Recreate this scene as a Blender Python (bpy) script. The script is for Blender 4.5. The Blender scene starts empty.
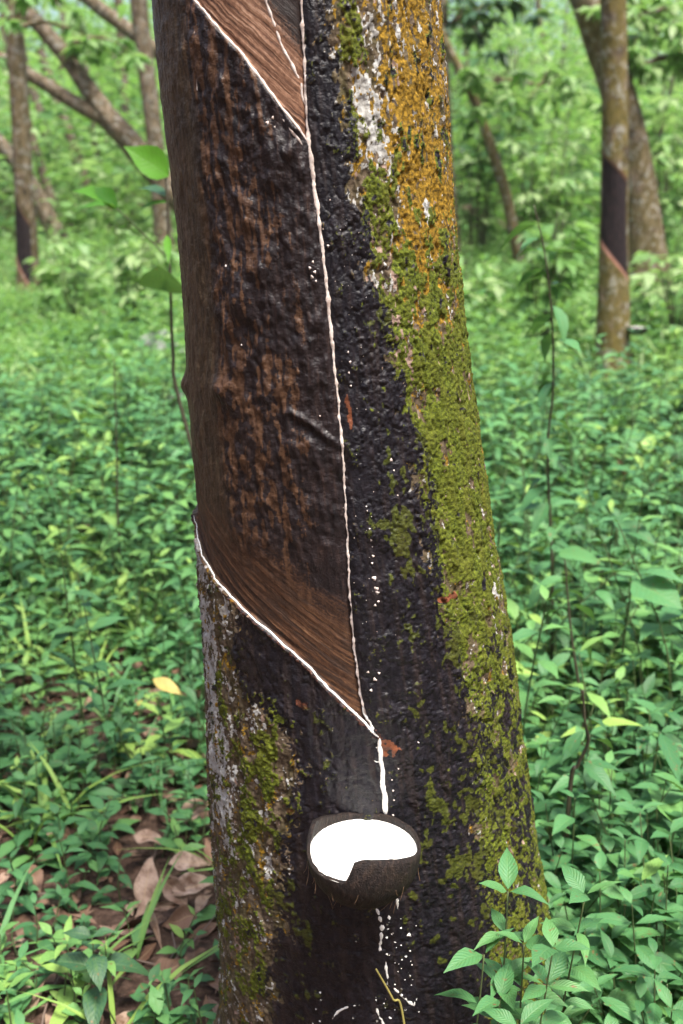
import bpy, math, random
import numpy as np
random.seed(7)
rng = np.random.default_rng(7)
R = math.radians
HAZE = .0007
scene = bpy.context.scene
col = scene.collection

# ------------------------------------------------------------------ camera
CAM_H, PITCH, FPX, W, H = 1.20, R(16.0), 1027.0, 683, 1024
CP, SP = math.cos(PITCH), math.sin(PITCH)
def raydir(px, py):
    x = (px - W/2)/FPX; y = (H/2 - py)/FPX
    return np.array([x, CP + y*SP, -SP + y*CP])
def at(px, py, Y):
    d = raydir(px, py); t = Y/d[1]
    return np.array([0, 0, CAM_H]) + d*t
def proj(p):
    v = np.asarray(p, float) - np.array([0, 0, CAM_H])
    z = v[1]*CP - v[2]*SP; y = v[1]*SP + v[2]*CP
    return W/2 + FPX*v[0]/z, H/2 - FPX*y/z
def at_z(px, py, z):
    d = raydir(px, py); t = (z - CAM_H)/d[2]
    return np.array([0, 0, CAM_H]) + d*t

# ------------------------------------------------------------------ noise
def _h(ix, iy, seed):
    n = (ix.astype(np.int64)*374761393 + iy.astype(np.int64)*668265263 + seed*2147483647) & 0xffffffff
    n = ((n ^ (n >> 13))*1274126177) & 0xffffffff
    return ((n ^ (n >> 16)) & 0xffffff)/float(0xffffff)
def perlin(x, y, seed=0):
    x = np.asarray(x, float); y = np.asarray(y, float)
    xi = np.floor(x); yi = np.floor(y); fx = x-xi; fy = y-yi
    u = fx*fx*fx*(fx*(fx*6-15)+10); v = fy*fy*fy*(fy*(fy*6-15)+10)
    def g(a, b):
        t = _h(xi+a, yi+b, seed)*2*np.pi
        return np.cos(t)*(fx-a) + np.sin(t)*(fy-b)
    return ((g(0,0)*(1-u)+g(1,0)*u)*(1-v) + (g(0,1)*(1-u)+g(1,1)*u)*v)*1.5
def fbm(x, y, o=4, seed=0, gain=.5):
    r = 0; a = 1; t = 0
    for k in range(o):
        r = r + a*perlin(np.asarray(x)*2**k + k*17.3, np.asarray(y)*2**k + k*9.1, seed+k); t += a; a *= gain
    return r/t
def worley(x, y, seed=0):
    xi = np.floor(x); yi = np.floor(y); best = np.full(np.shape(x), 9.)
    for a in (-1,0,1):
        for b in (-1,0,1):
            cx = xi+a; cy = yi+b
            dx = cx + _h(cx,cy,seed) - x; dy = cy + _h(cx,cy,seed+5) - y
            best = np.minimum(best, dx*dx+dy*dy)
    return np.sqrt(best)
def ss(a, b, x):
    t = np.clip((x-a)/(b-a), 0, 1); return t*t*(3-2*t)

# ------------------------------------------------------------------ ground height
def gh(x, y):
    x = np.asarray(x, float); y = np.asarray(y, float)
    d = np.maximum(y, 0)
    z = np.where(d < 5, 0, (d-5)*0.055)
    z = z + np.where(d > 12, 0.0085*np.minimum(d-12, 9)**2, 0)
    z = z + np.where(d > 21, (d-21)*0.13, 0)
    z = z + np.where(y < -3, np.minimum((-3-y)*.7, 14), 0) + np.maximum(np.abs(x)-9-.32*d, 0)*.45  # unseen bank behind camera and rising sides, added to block low sky light
    z = z + 0.05*perlin(x*.35+3, y*.35, 5)*ss(2, 8, d) + 0.3*perlin(x*.07, y*.07+2, 8)*ss(14, 30, d)
    z = z + 0.012*perlin(x*2.2, y*2.2, 3)
    return z
def ground_at(px, py, lift=0.0):
    d = raydir(px, py)
    ts = np.linspace(.4, 70, 6000)
    P = np.array([0,0,CAM_H])[None] + d[None]*ts[:,None]
    f = P[:,2] - gh(P[:,0], P[:,1]) - lift
    k = np.argmax(f < 0)
    return P[k] if f[k] < 0 else P[-1]

# ------------------------------------------------------------------ object helpers
def tag(o, label=None, cat=None, group=None, kind=None):
    if label: o['label'] = label
    if cat: o['category'] = cat
    if group: o['group'] = group
    if kind: o['kind'] = kind
    return o
def empty(name, loc, label, cat, group=None):
    o = bpy.data.objects.new(name, None); col.objects.link(o)
    o.location = tuple(float(c) for c in loc); o.empty_display_size = .1
    return tag(o, label, cat, group)
def mesh_np(name, V, F, mat, parent=None, smooth=True, attrs=None, uv=None):
    """V (n,3); F (m,4) or (m,3) int array, or list of such arrays"""
    V = np.asarray(V, np.float32)
    if parent is not None:
        V = V - np.array(parent.location, np.float32)[None]
    Fs = F if isinstance(F, list) else [F]
    me = bpy.data.meshes.new(name)
    me.vertices.add(len(V)); me.vertices.foreach_set('co', V.ravel())
    li = np.concatenate([f.ravel() for f in Fs]).astype(np.int32)
    sizes = np.concatenate([np.full(len(f), f.shape[1], np.int32) for f in Fs])
    me.loops.add(len(li)); me.loops.foreach_set('vertex_index', li)
    me.polygons.add(len(sizes))
    st = np.concatenate([[0], np.cumsum(sizes)[:-1]]).astype(np.int32)
    me.polygons.foreach_set('loop_start', st)
    me.polygons.foreach_set('loop_total', sizes)
    me.polygons.foreach_set('use_smooth', np.full(len(sizes), smooth, bool))
    if attrs:
        for k, a in attrs.items():
            a = np.asarray(a, np.float32)
            if a.ndim == 1:
                at_ = me.attributes.new(k, 'FLOAT', 'POINT'); at_.data.foreach_set('value', a)
            else:
                at_ = me.attributes.new(k, 'FLOAT_VECTOR', 'POINT'); at_.data.foreach_set('vector', a.ravel())
    me.update(calc_edges=True); me.validate()
    if mat: me.materials.append(mat)
    o = bpy.data.objects.new(name, me); col.objects.link(o)
    if parent is not None: o.parent = parent
    return o
def grid_faces(nr, nc, wrap=False):
    r = np.arange(nr-1)[:,None]; c = np.arange(nc if wrap else nc-1)[None]
    c2 = (c+1) % nc
    a = r*nc+c; b = r*nc+c2; d = (r+1)*nc+c; e = (r+1)*nc+c2
    return np.stack([a, b, e, d], -1).reshape(-1, 4)
def frame(d):
    d = d/np.linalg.norm(d); up = np.array([0,0,1.]) if abs(d[2]) < .95 else np.array([0,1.,0])
    s = np.cross(d, up); s /= np.linalg.norm(s)
    return s, np.cross(s, d)
def smooth_path(P, n):
    """Catmull-Rom resample of control points"""
    P = np.asarray(P, float); k = len(P)
    if k == 2:
        t = np.linspace(0,1,n)[:,None]; return P[0]*(1-t)+P[1]*t
    E = np.vstack([2*P[0]-P[1], P, 2*P[-1]-P[-2]])
    t = np.linspace(0, k-1-1e-6, n); i = t.astype(int); f = (t-i)[:,None]
    p0, p1, p2, p3 = E[i], E[i+1], E[i+2], E[i+3]
    return .5*((2*p1)+(-p0+p2)*f+(2*p0-5*p1+4*p2-p3)*f*f+(-p0+3*p1-3*p2+p3)*f**3)
def tube_arrays(P, rad, ns=8, cap=True):
    P = np.asarray(P, float); n = len(P); rad = np.broadcast_to(np.asarray(rad, float), (n,))
    T = np.gradient(P, axis=0); T /= np.linalg.norm(T, axis=1)[:,None]+1e-12
    s, b = frame(T[0]); V = []
    for i in range(n):
        s = s - T[i]*np.dot(s, T[i]); s /= np.linalg.norm(s); b = np.cross(T[i], s)
        a = np.arange(ns)*2*np.pi/ns
        V.append(P[i] + rad[i]*(np.cos(a)[:,None]*s + np.sin(a)[:,None]*b))
    V = np.concatenate(V); F = [grid_faces(n, ns, True)]
    if cap:
        V = np.vstack([V, P[0]-T[0]*rad[0]*.4, P[-1]+T[-1]*rad[-1]*.4]); k = np.arange(ns); k2 = (k+1) % ns
        F.append(np.stack([k2, k, np.full(ns, n*ns)], -1))
        F.append(np.stack([(n-1)*ns+k, (n-1)*ns+k2, np.full(ns, n*ns+1)], -1))
    return V, F
def join_arrays(items):
    V = []; Q = []; T = []; o = 0
    for v, fs in items:
        for f in (fs if isinstance(fs, list) else [fs]):
            (Q if f.shape[1] == 4 else T).append(f+o)
        V.append(v); o += len(v)
    F = []
    if Q: F.append(np.concatenate(Q))
    if T: F.append(np.concatenate(T))
    return np.concatenate(V), F

# ------------------------------------------------------------------ material helper
class NT:
    def __init__(s, name):
        s.m = bpy.data.materials.new(name); s.m.use_nodes = True; s.t = s.m.node_tree; s.t.nodes.clear()
        s.out = s.n('ShaderNodeOutputMaterial')
    def n(s, typ, **kw):
        x = s.t.nodes.new(typ)
        for k, v in kw.items(): setattr(x, k, v)
        return x
    def l(s, a, b): s.t.links.new(a, b)
    def set(s, sock, v):
        if isinstance(v, bpy.types.NodeSocket): s.l(v, sock)
        elif v is not None:
            if sock.type == 'RGBA' and len(v) == 3: v = (*v, 1)
            sock.default_value = v
    def attr(s, name, out='Fac'): return s.n('ShaderNodeAttribute', attribute_name=name).outputs[out]
    def noise(s, vec, scale, detail=4, rough=.55, out='Fac'):
        x = s.n('ShaderNodeTexNoise'); s.set(x.inputs['Vector'], vec)
        x.inputs['Scale'].default_value = scale; x.inputs['Detail'].default_value = detail; x.inputs['Roughness'].default_value = rough
        return x.outputs[out]
    def vor(s, vec, scale, feature='F1', out='Distance'):
        x = s.n('ShaderNodeTexVoronoi', feature=feature); s.set(x.inputs['Vector'], vec); x.inputs['Scale'].default_value = scale
        return x.outputs[out]
    def scale(s, vec, sc):
        x = s.n('ShaderNodeVectorMath', operation='MULTIPLY'); s.set(x.inputs[0], vec); x.inputs[1].default_value = sc
        return x.outputs[0]
    def math(s, op, a, b=None, clamp=False):
        x = s.n('ShaderNodeMath', operation=op, use_clamp=clamp); s.set(x.inputs[0], a)
        if b is not None: s.set(x.inputs[1], b)
        return x.outputs[0]
    def mr(s, v, a, b, c=0., d=1.):
        x = s.n('ShaderNodeMapRange'); s.set(x.inputs[0], v)
        for i, q in enumerate((a,b,c,d)): x.inputs[i+1].default_value = q
        return x.outputs[0]
    def ramp(s, v, stops):
        x = s.n('ShaderNodeValToRGB'); s.set(x.inputs[0], v); e = x.color_ramp.elements
        while len(e) < len(stops): e.new(.5)
        for el, (p, c) in zip(e, stops): el.position = p; el.color = (*c, 1)
        return x.outputs[0]
    def mix(s, f, a, b, blend='MIX'):
        x = s.n('ShaderNodeMix', data_type='RGBA', blend_type=blend); s.set(x.inputs[0], f); s.set(x.inputs[6], a); s.set(x.inputs[7], b)
        return x.outputs[2]
    def bump(s, h, strength=.5, dist=.002, nrm=None):
        x = s.n('ShaderNodeBump'); s.set(x.inputs['Height'], h); x.inputs['Strength'].default_value = strength; x.inputs['Distance'].default_value = dist
        if nrm: s.l(nrm, x.inputs['Normal'])
        return x.outputs[0]
    def principled(s, color, rough=.6, normal=None, spec=.5, surf=True, **kw):
        b = s.n('ShaderNodeBsdfPrincipled'); s.set(b.inputs['Base Color'], color); s.set(b.inputs['Roughness'], rough)
        s.set(b.inputs['Specular IOR Level'], spec)
        if normal: s.l(normal, b.inputs['Normal'])
        for k, v in kw.items(): s.set(b.inputs[k], v)
        if surf: s.l(b.outputs[0], s.out.inputs[0])
        return b
def obj_co(t): return t.n('ShaderNodeTexCoord').outputs['Object']

# leaf material: per-leaf attribute 'tint' (0 dark bluish .. 1 yellow green) and 'luv' (along, across)
def leaf_material(name, stops, rough=.5, trans=.22, veins=True, spec=.38, wear=0.0):
    t = NT(name); tint = t.attr('tint'); luv = t.attr('luv', 'Vector')
    sx = t.n('ShaderNodeSeparateXYZ'); t.l(luv, sx.inputs[0])
    ca = t.ramp(tint, stops)
    nz = t.noise(luv, 7, 3)
    c = t.mix(t.mr(nz, .35, .75), ca, t.mix(.5, ca, (.09,.17,.03)))
    nor = None
    if veins:
        ab = t.math('ABSOLUTE', sx.outputs[1])
        mid = t.mr(ab, 0, .10, 1, 0)
        ph = t.math('ADD', t.math('MULTIPLY', sx.outputs[0], 62), t.math('MULTIPLY', ab, -16))
        wv = t.math('SINE', ph)
        side = t.mr(wv, .75, 1.0)
        vein = t.math('MAXIMUM', mid, t.math('MULTIPLY', side, .45))
        c = t.mix(t.math('MULTIPLY', vein, .35), c, t.mix(.5, ca, (.22,.34,.12)))
        nor = t.bump(t.math('ADD', t.math('MULTIPLY', wv, .35), t.math('MULTIPLY', mid, -1.)), .35, .0015)
    if wear:
        sp = t.noise(t.attr('pos','Vector') if False else obj_co(t), 90, 2)
        c = t.mix(t.mr(sp, .66, .72), c, (.16,.10,.04))
    b = t.principled(c, rough, nor, spec, surf=False)
    tr = t.n('ShaderNodeBsdfTranslucent'); t.set(tr.inputs[0], t.mix(.55, c, (.22,.42,.05)))
    mx = t.n('ShaderNodeMixShader'); mx.inputs[0].default_value = trans
    t.l(b.outputs[0], mx.inputs[1]); t.l(tr.outputs[0], mx.inputs[2]); t.l(mx.outputs[0], t.out.inputs[0])
    return t.m
M = {}
GREEN = [(0,(.010,.055,.022)),(.3,(.032,.130,.052)),(.55,(.070,.215,.082)),(.8,(.135,.310,.085)),(1,(.27,.42,.09))]
FAR = [(0,(.028,.100,.036)),(.3,(.095,.240,.080)),(.65,(.200,.390,.125)),(1,(.42,.56,.27))]  # greens lightened, the bright airy distance is put into the leaf colour
M['leaf'] = leaf_material('herb_leaf', GREEN, wear=0)
M['leaf_near'] = leaf_material('herb_leaf_near', GREEN, rough=.5, wear=1)
M['leaf_far'] = leaf_material('far_leaf_brightened', FAR, rough=.45, trans=.50, veins=False)
M['leaf_dark'] = leaf_material('broad_leaf', [(0,(.014,.058,.036)),(1,(.034,.105,.05))], rough=.5, trans=.15, wear=1)
M['leaf_bright'] = leaf_material('sapling_leaf', [(0,(.008,.055,.006)),(.3,(.035,.15,.012)),(.6,(.075,.25,.016)),(1,(.12,.34,.02))], rough=.4, trans=.4)
M['leaf_yellow'] = leaf_material('yellow_leaf', [(0,(.50,.36,.08)),(1,(.66,.50,.17))], trans=.25)
M['leaf_dry'] = None
def dry_material(name, stops):
    t = NT(name); co = obj_co(t); tint = t.attr('tint'); luv = t.attr('luv','Vector')
    sx = t.n('ShaderNodeSeparateXYZ'); t.l(luv, sx.inputs[0])
    c = t.ramp(tint, stops)
    c = t.mix(t.mr(t.noise(co, 45, 4), .4, .7), c, (.14,.075,.045))
    c = t.mix(t.mr(t.noise(co, 220, 2), .6, .72, 0, .6), c, (.06,.035,.025))
    ab = t.math('ABSOLUTE', sx.outputs[1]); mid = t.mr(ab, 0, .07, 1, 0)
    c = t.mix(t.math('MULTIPLY', mid, .6), c, (.42,.30,.17))
    wv = t.math('SINE', t.math('ADD', t.math('MULTIPLY', sx.outputs[0], 70), t.math('MULTIPLY', ab, -15)))
    nor = t.bump(t.math('ADD', t.noise(co, 130, 3), t.math('MULTIPLY', wv, .2)), .5, .002)
    t.principled(c, .65, nor, .3)
    return t.m
M['leaf_dry'] = dry_material('dry_leaf', [(0,(.13,.065,.04)),(.4,(.22,.135,.095)),(.7,(.34,.235,.175)),(1,(.46,.34,.26))])
def stem_material(name, c1, c2):
    t = NT(name); co = obj_co(t)
    t.principled(t.mix(t.noise(co, 60, 3), c1, c2), .6, t.bump(t.noise(co, 300, 2), .3, .001)); return t.m
M['stem'] = stem_material('green_stem', (.05,.10,.03), (.09,.10,.04))
M['stem_dark'] = stem_material('woody_stem', (.030,.026,.018), (.075,.060,.035))

# ------------------------------------------------------------------ leaf batches
def template(kind):
    if kind == 'hi':   a = np.array([0,.06,.18,.34,.5,.66,.8,.91,1.]); b = np.array([-1,-.5,0,.5,1])
    elif kind == 'mid': a = np.array([0,.15,.4,.65,.87,1.]); b = np.array([-1,0,1.])
    else:              a = np.array([0,.35,.72,1.]); b = np.array([-1,0,1.])
    return a, b
class Leaves:
    def __init__(s): s.d = []
    def add(s, p, d, up, L, Wd, tint, curl=.25, fold=.35, shape=0.0, twist=0.0):
        s.d.append((*p, *d, *up, L, Wd, tint, curl, fold, shape, twist))
    def arrays(s, kind='mid'):
        A = np.array(s.d, float); n = len(A)
        p = A[:,0:3]; d = A[:,3:6]; up = A[:,6:9]; L, Wd, tint, curl, fold, shp, tw = [A[:,9+i] for i in range(7)]
        d = d/np.linalg.norm(d, axis=1)[:,None]
        sd = np.cross(d, up); sd /= np.linalg.norm(sd, axis=1)[:,None]+1e-9
        nr = np.cross(sd, d)
        a, b = template(kind); na, nb = len(a), len(b)
        # ovate profile, widest at .35 ; shape>0 lanceolate
        wide = (.36 + .10*shp)[:,None]
        aa = a[None]
        t = np.where(aa < wide, aa/wide, 1+(aa-wide)/(1-wide))/2
        prof = np.sin(np.pi*np.clip(t,0,1))**(1.0+.25*(aa > wide)) + .012
        prof[:, 0] = .03; prof[:, -1] = .015
        al = (aa*np.ones((n,1)))
        c = curl[:,None]*L[:,None]
        along = L[:,None]*(al - .12*np.abs(curl[:,None])*al**3)
        drop = -c*al**2
        V = p[:,None,None,:] + d[:,None,None,:]*along[:,:,None,None] + nr[:,None,None,:]*drop[:,:,None,None]
        hw = Wd[:,None]*prof*.5
        bb = b[None,None]
        twa = tw[:,None]*al
        lat = hw[:,:,None]*bb*np.cos(fold)[:,None,None]
        lift = hw[:,:,None]*np.abs(bb)*np.sin(fold)[:,None,None]
        # slight wavy margin
        ph = (np.arange(n)*1.7)[:,None,None]
        lift = lift + hw[:,:,None]*.10*np.sin(al[:,:,None]*11+ph+bb*2)*np.abs(bb)
        ct, st = np.cos(twa)[:,:,None], np.sin(twa)[:,:,None]
        V = V + sd[:,None,None,:]*(lat*ct - lift*st)[...,None] + nr[:,None,None,:]*(lat*st + lift*ct)[...,None]
        V = V.reshape(-1,3)
        f = grid_faces(na, nb); F = (f[None] + (np.arange(n)*na*nb)[:,None,None]).reshape(-1,4)
        T = np.repeat(tint, na*nb)
        luv = np.zeros((n,na,nb,3)); luv[...,0] = a[None,:,None]; luv[...,1] = b[None,None,:]*1.0; luv[...,2] = (np.arange(n)*3.17)[:,None,None]
        return V, F, T, luv.reshape(-1,3)
    def build(s, name, mat, parent=None, kind='mid'):
        V, F, T, luv = s.arrays(kind)
        return mesh_np(name, V, F, mat, parent, True, {'tint': T, 'luv': luv})

def herb_leaves(lv, path, nodes, L0, whorl=2, droop=.25, tint=(.2,.7), ratio=.42, shape=.3, start=.25, top_small=True, jit=.25, up0=.45, rnd=random):
    """decussate leaves on a path (n,3)"""
    path = np.asarray(path); n = len(path); base_rot = rnd.uniform(0, 6.3)
    for k in range(nodes):
        f = start + (1-start)*k/(max(nodes-1,1)); i = min(int(f*(n-1)), n-2)
        p = path[i] + (path[i+1]-path[i])*(f*(n-1)-i)
        rot = base_rot + k*math.pi/2 + rnd.uniform(-jit, jit)
        sz = L0*(1.0 if k < nodes-2 else (.8 if k == nodes-2 else .55)) if top_small else L0
        for w in range(whorl):
            a = rot + w*2*math.pi/whorl + rnd.uniform(-jit, jit)
            el = up0*rnd.uniform(.2,1.3) + (.35 if k == nodes-1 else 0)
            d = np.array([math.cos(a)*math.cos(el), math.sin(a)*math.cos(el), math.sin(el)])
            up = np.array([-d[0]*d[2], -d[1]*d[2], 1.0]) + np.array([rnd.gauss(0,.18), rnd.gauss(0,.18), 0])
            l = sz*rnd.uniform(.72,1.15)
            lv.add(p + d*l*.06, d, up, l, l*ratio*rnd.uniform(.85,1.2), rnd.uniform(*tint), droop*rnd.uniform(.5,1.6), rnd.uniform(.12,.42), shape, rnd.uniform(-.3,.3))

# ------------------------------------------------------------------ MAIN TRUNK
SIL_L = [(0,153),(60,158),(130,166),(180,172),(250,180),(300,183),(350,185),(385,184),(430,187),(500,192),(560,197),(600,199),(650,203),(700,206),(800,209),(870,214),(950,220),(1024,226)]
SIL_R = [(0,440),(80,447),(180,452),(250,456),(310,461),(370,468),(450,480),(520,491),(580,502),(640,511),(700,518),(760,525),(820,533),(880,542),(950,552),(1024,566)]
NEAR = 1.0
rows = np.arange(0, 1025, 16.)
Ls = np.interp(rows, *zip(*SIL_L)); Rs = np.interp(rows, *zip(*SIL_R))
TZ, TX, TY, TR = [], [], [], []
for py, xl, xr in zip(rows, Ls, Rs):
    dl, dr = raydir(xl, py), raydir(xr, py)
    al, ar = math.atan2(dl[0], dl[1]), math.atan2(dr[0], dr[1])
    ac, hf = (al+ar)/2, (ar-al)/2
    D = NEAR/(1-math.sin(hf)); r = D*math.sin(hf)
    hd = math.sqrt(D*D-r*r); dm = (dl/np.hypot(*dl[:2])+dr/np.hypot(*dr[:2]))/2
    TZ.append(CAM_H + hd*dm[2]); TX.append(D*math.sin(ac)); TY.append(D*math.cos(ac)); TR.append(r)
o_ = np.argsort(TZ); TZ, TX, TY, TR = [np.array(a)[o_] for a in (TZ, TX, TY, TR)]
def sm(a):
    k = np.ones(5)/5; b = np.concatenate([[2*a[0]-a[2], 2*a[0]-a[1]], a, [2*a[-1]-a[-2], 2*a[-1]-a[-3]]])
    return np.convolve(b, k, 'valid')
TX, TY, TR = sm(TX), sm(TY), sm(TR)
gx, gy = (TX[-1]-TX[-20])/(TZ[-1]-TZ[-20]), 0.0
TZ = np.concatenate([[-.12, 0.0], TZ, [TZ[-1]+.5, TZ[-1]+4.2]])
TX = np.concatenate([[TX[0]+.03, TX[0]+.02], TX, [TX[-1]+gx*.5, TX[-1]+gx*4.2]])
TY = np.concatenate([[TY[0]+.0]*2, TY, [TY[-1]]*2])
TR = np.concatenate([[TR[0]+.075, TR[0]+.045], TR, [TR[-1]-.006, TR[-1]-.05]])
cxz = lambda z: np.interp(z, TZ, TX); cyz = lambda z: np.interp(z, TZ, TY); rz = lambda z: np.interp(z, TZ, TR)
SR = 0.16
def hit(px, py):
    """pixel -> (s, z) on the main trunk"""
    d = raydir(px, py); ts = np.linspace(.75, 1.9, 2300)
    P = np.array([0,0,CAM_H]) + d*ts[:,None]
    q = np.hypot(P[:,0]-cxz(P[:,2]), P[:,1]-cyz(P[:,2])) - rz(P[:,2])
    k = np.argmax(q < 0) if (q < 0).any() else np.argmin(q)
    p = P[k]; u = math.atan2(p[0]-cxz(p[2]), -(p[1]-cyz(p[2])))
    return u*SR, p[2]
def hits(pts): return np.array([hit(*p[:2]) for p in pts])
def dline(S, Z, pts):
    """distance to polyline; also signed offset (positive above/right)"""
    best = np.full(S.shape, 9.); 
    for (a, b) in zip(pts[:-1], pts[1:]):
        ab = b-a; t = np.clip(((S-a[0])*ab[0]+(Z-a[1])*ab[1])/(ab@ab+1e-12), 0, 1)
        best = np.minimum(best, np.hypot(S-a[0]-t*ab[0], Z-a[1]-t*ab[1]))
    return best
def sdf(S, Z, poly):
    d = dline(S, Z, np.vstack([poly, poly[:1]])); ins = np.zeros(S.shape, bool)
    n = len(poly)
    for i in range(n):
        a, b = poly[i], poly[(i+1) % n]
        c = ((a[1] > Z) != (b[1] > Z)) & (S < (b[0]-a[0])*(Z-a[1])/(b[1]-a[1]+1e-12)+a[0])
        ins ^= c
    return np.where(ins, d, -d)
CH = [(301,-60),(302,0),(305,60),(308,135),(316,200),(325,270),(332,340),(338,400),(342,440),(345,490),(348,540),(350,590),(354,640),(359,680),(363,705),(370,727)]
UP = [(160,-60),(193,0),(215,25),(240,52),(262,82),(285,112),(299,130),(309,143)]
LOW = [(192,514),(195,530),(201,552),(213,576),(235,603),(260,625),(285,648),(310,671),(335,696),(357,717),(379,738)]
SEC = [(262,-40),(265,0),(273,22),(280,42),(291,63),(301,83),(302,98),(306,108)]
LFT = [(190,-50),(194,5),(196,40),(197,90),(198,140),(200,200)]
RUN = [(379,737),(381,760),(384,790),(386,816)]
hCH, hUP, hLOW, hSEC, hLFT, hRUN = map(hits, (CH, UP, LOW, SEC, LFT, RUN))
# grid
uF = np.linspace(-R(112), R(112), 470); uB = np.linspace(R(112), R(248), 62)[1:-1]
U = np.concatenate([uF, uB]); nU = len(U)
zc = np.concatenate([np.linspace(-.12, .13, 40)[:-1], np.linspace(.13, 1.47, 960), np.linspace(1.47, 5.5, 130)[1:]])
S, Z = np.meshgrid(U*SR, zc)
def blob(px, py, rs, rzz, S=S, Z=Z):
    s, z = hit(px, py); return np.exp(-(((S-s)/rs)**2+((Z-z)/rzz)**2))
print('trunk grid', S.shape)
n1 = fbm(S*22, Z*12, 4, 11); n2 = fbm(S*70, Z*45, 4, 12); n3 = fbm(S*240, Z*200, 3, 13); nv = fbm(S*85, Z*14, 4, 14); nbig = fbm(S*9, Z*5, 3, 15)
# black latex stain between the tapped panel and the mossy bark
DK = [(330,-60),(327,0),(331,50),(343,85),(346,130),(352,165),(362,225),(377,285),(386,330),(400,380),(414,430),(426,490),(434,545),(444,610),(458,660),(470,720),(478,780),(484,850),(488,930),(494,1040),
      (268,1040),(272,960),(280,900),(288,830),(292,770),(280,730),(262,715),(246,700),(238,660),(236,612),(231,590),(190,512),(-40,512),(-40,-60)]
dkp = []
for p in DK:
    if p[0] == -40: dkp.append([-R(112)*SR, hit(200, p[1])[1]])
    else: dkp.append(hit(*p))
dkp = np.array(dkp); tops = dkp[:,1] > hit(300,-50)[1]; dkp[tops,1] += 5
dS = sdf(S, Z, dkp)
def G(fs, fz, seed, o=3):
    q = fbm(S*fs, Z*fz, o, seed); return (q-q.mean())/q.std()
ga, gb, gc = G(45,24,201), G(150,95,202), G(420,330,203,2)
gd, ge, gf_ = G(60,30,204), G(190,120,205), G(75,40,206)
mDark = ss(-.7, .7, dS/.006 + .95*ga + .75*gb + .35*gc)
# below the upper panel everything inside the stain is regrown (old panel): brown streaks show through
pan_poly = np.vstack([hLOW[::-1], [[-R(112)*SR, hLOW[0,1]]], [[-R(112)*SR, 6.]], [[hCH[0,0], 6.]], hCH])
dP = sdf(S, Z, pan_poly); mPan = ss(-.0008, .0012, dP)
fr_poly = np.vstack([hUP, hCH[3:0:-1], [hCH[0]], [[hCH[0,0], 6.]], [[-.30, 6.]]])
fr_poly = np.vstack([hUP[::-1], [[hUP[0,0]-.35, 6.]], [[hCH[0,0], 6.]], hCH[:4]])
dFr = sdf(S, Z, fr_poly); mUp = ss(-.0006, .001, dFr)
mUp = np.where(Z > 2.0, mUp*0, mUp)
dLow = dline(S, Z, hLOW); dUp = dline(S, Z, hUP); dCh = dline(S, Z, hCH); dSec = dline(S, Z, hSEC)
# streak coordinates along the cut (a helix = a straight line in s,z)
ax = hLOW[-2]-hLOW[2]; ax = ax/np.linalg.norm(ax); nx = np.array([-ax[1], ax[0]])
T_ = S*ax[0]+Z*ax[1]; N_ = S*nx[0]+Z*nx[1]
streak = fbm(N_*330, T_*14, 3, 21); streak2 = fbm(N_*130, T_*8, 3, 22)
# fresh (pale brown) wood just above each cut
fLow = mPan*(1-mUp)*ss(.150, .0, dLow + .03*nbig - .03*streak2 - .02*streak)
pyblk = ss(0, .05, dCh)      # near the channel it is black
fLow = fLow*ss(.0, .055, dCh + .04*(hLOW[-1,1] + .17 > Z))
fUpp = mUp*ss(.085, .01, dUp + .012*streak2)*ss(-.012, .006, (dSec*np.where(dUp > dSec, .4, 1)) + .004)
fresh = np.clip(np.maximum(fLow*.8, fUpp*1.0), 0, 1)
# brown showing through the black on the regrown panel
leftness = ss(.02, -.17, S - .06*(Z-.9))
gv = G(150,13,209,4); gw = G(60,34,210,3)
py_mid = np.exp(-((Z-hit(260,450)[1])/.13)**2)
brown = mPan*(1-mUp)*ss(-.8, .9, -1.40 + 1.2*gv*(1-.5*py_mid) + .40*gb + .65*gw + 1.3*leftness + .7*py_mid + .2*gc)*ss(.004, .06, dCh + .006*ga)
brown = np.maximum(brown, fLow*.9)
edge_l = ss(hit(198,100)[0]+.006, hit(198,100)[0]-.02, S + .008*n1)*mPan
# moss etc
stainfree = 1-mDark
zpx = lambda py: hit(400, py)[1]
zt = lambda a, b: ss(zpx(a), zpx(b), Z)       # a->b going down the picture
right = ss(.015, .06, S)
LEFT = ss(.05,-.02,S)
mossw = -1.9 + right*(3.2*zt(60, 420) + 2.6*blob(343,55,.022,.09) - 1.2*blob(368,110,.018,.035) + 1.2*blob(385,250,.03,.12) + .5*blob(430,480,.06,.12) + .5*blob(500,800,.07,.16)
     - 1.8*blob(500,590,.025,.07) - .9*blob(470,700,.04,.09) - 1.3*blob(481,420,.012,.13) - .8*blob(440,560,.02,.03) - .9*blob(430,690,.03,.05) - .9*blob(395,330,.02,.06) - .8*blob(520,690,.02,.05)) \
     + LEFT*(3.0*blob(270,765,.026,.045) + 2.3*blob(283,712,.016,.022) + 1.9*blob(250,850,.05,.12) + 1.7*blob(240,960,.045,.10) + 2.0*blob(222,700,.012,.06) + .9*blob(215,900,.03,.15))
moss = ss(-.8, .8, mossw + .2*zt(250,340)*right + 1.05*ga + .50*gb + .30*gc)*(1-mPan)
orangew = -1.7 + (1-zt(190, 520))*right*(1.45*ss(.055,.13,S)+.75) + 1.5*blob(430,230,.05,.10) + 1.0*blob(405,110,.04,.06) + 2.4*blob(481,410,.016,.15) + .9*blob(488,520,.014,.06) - .9*blob(378,130,.02,.07)
orange = ss(-.45, .45, orangew + .8*gd + .8*ge + .4*gc)*(1-mPan)
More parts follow.
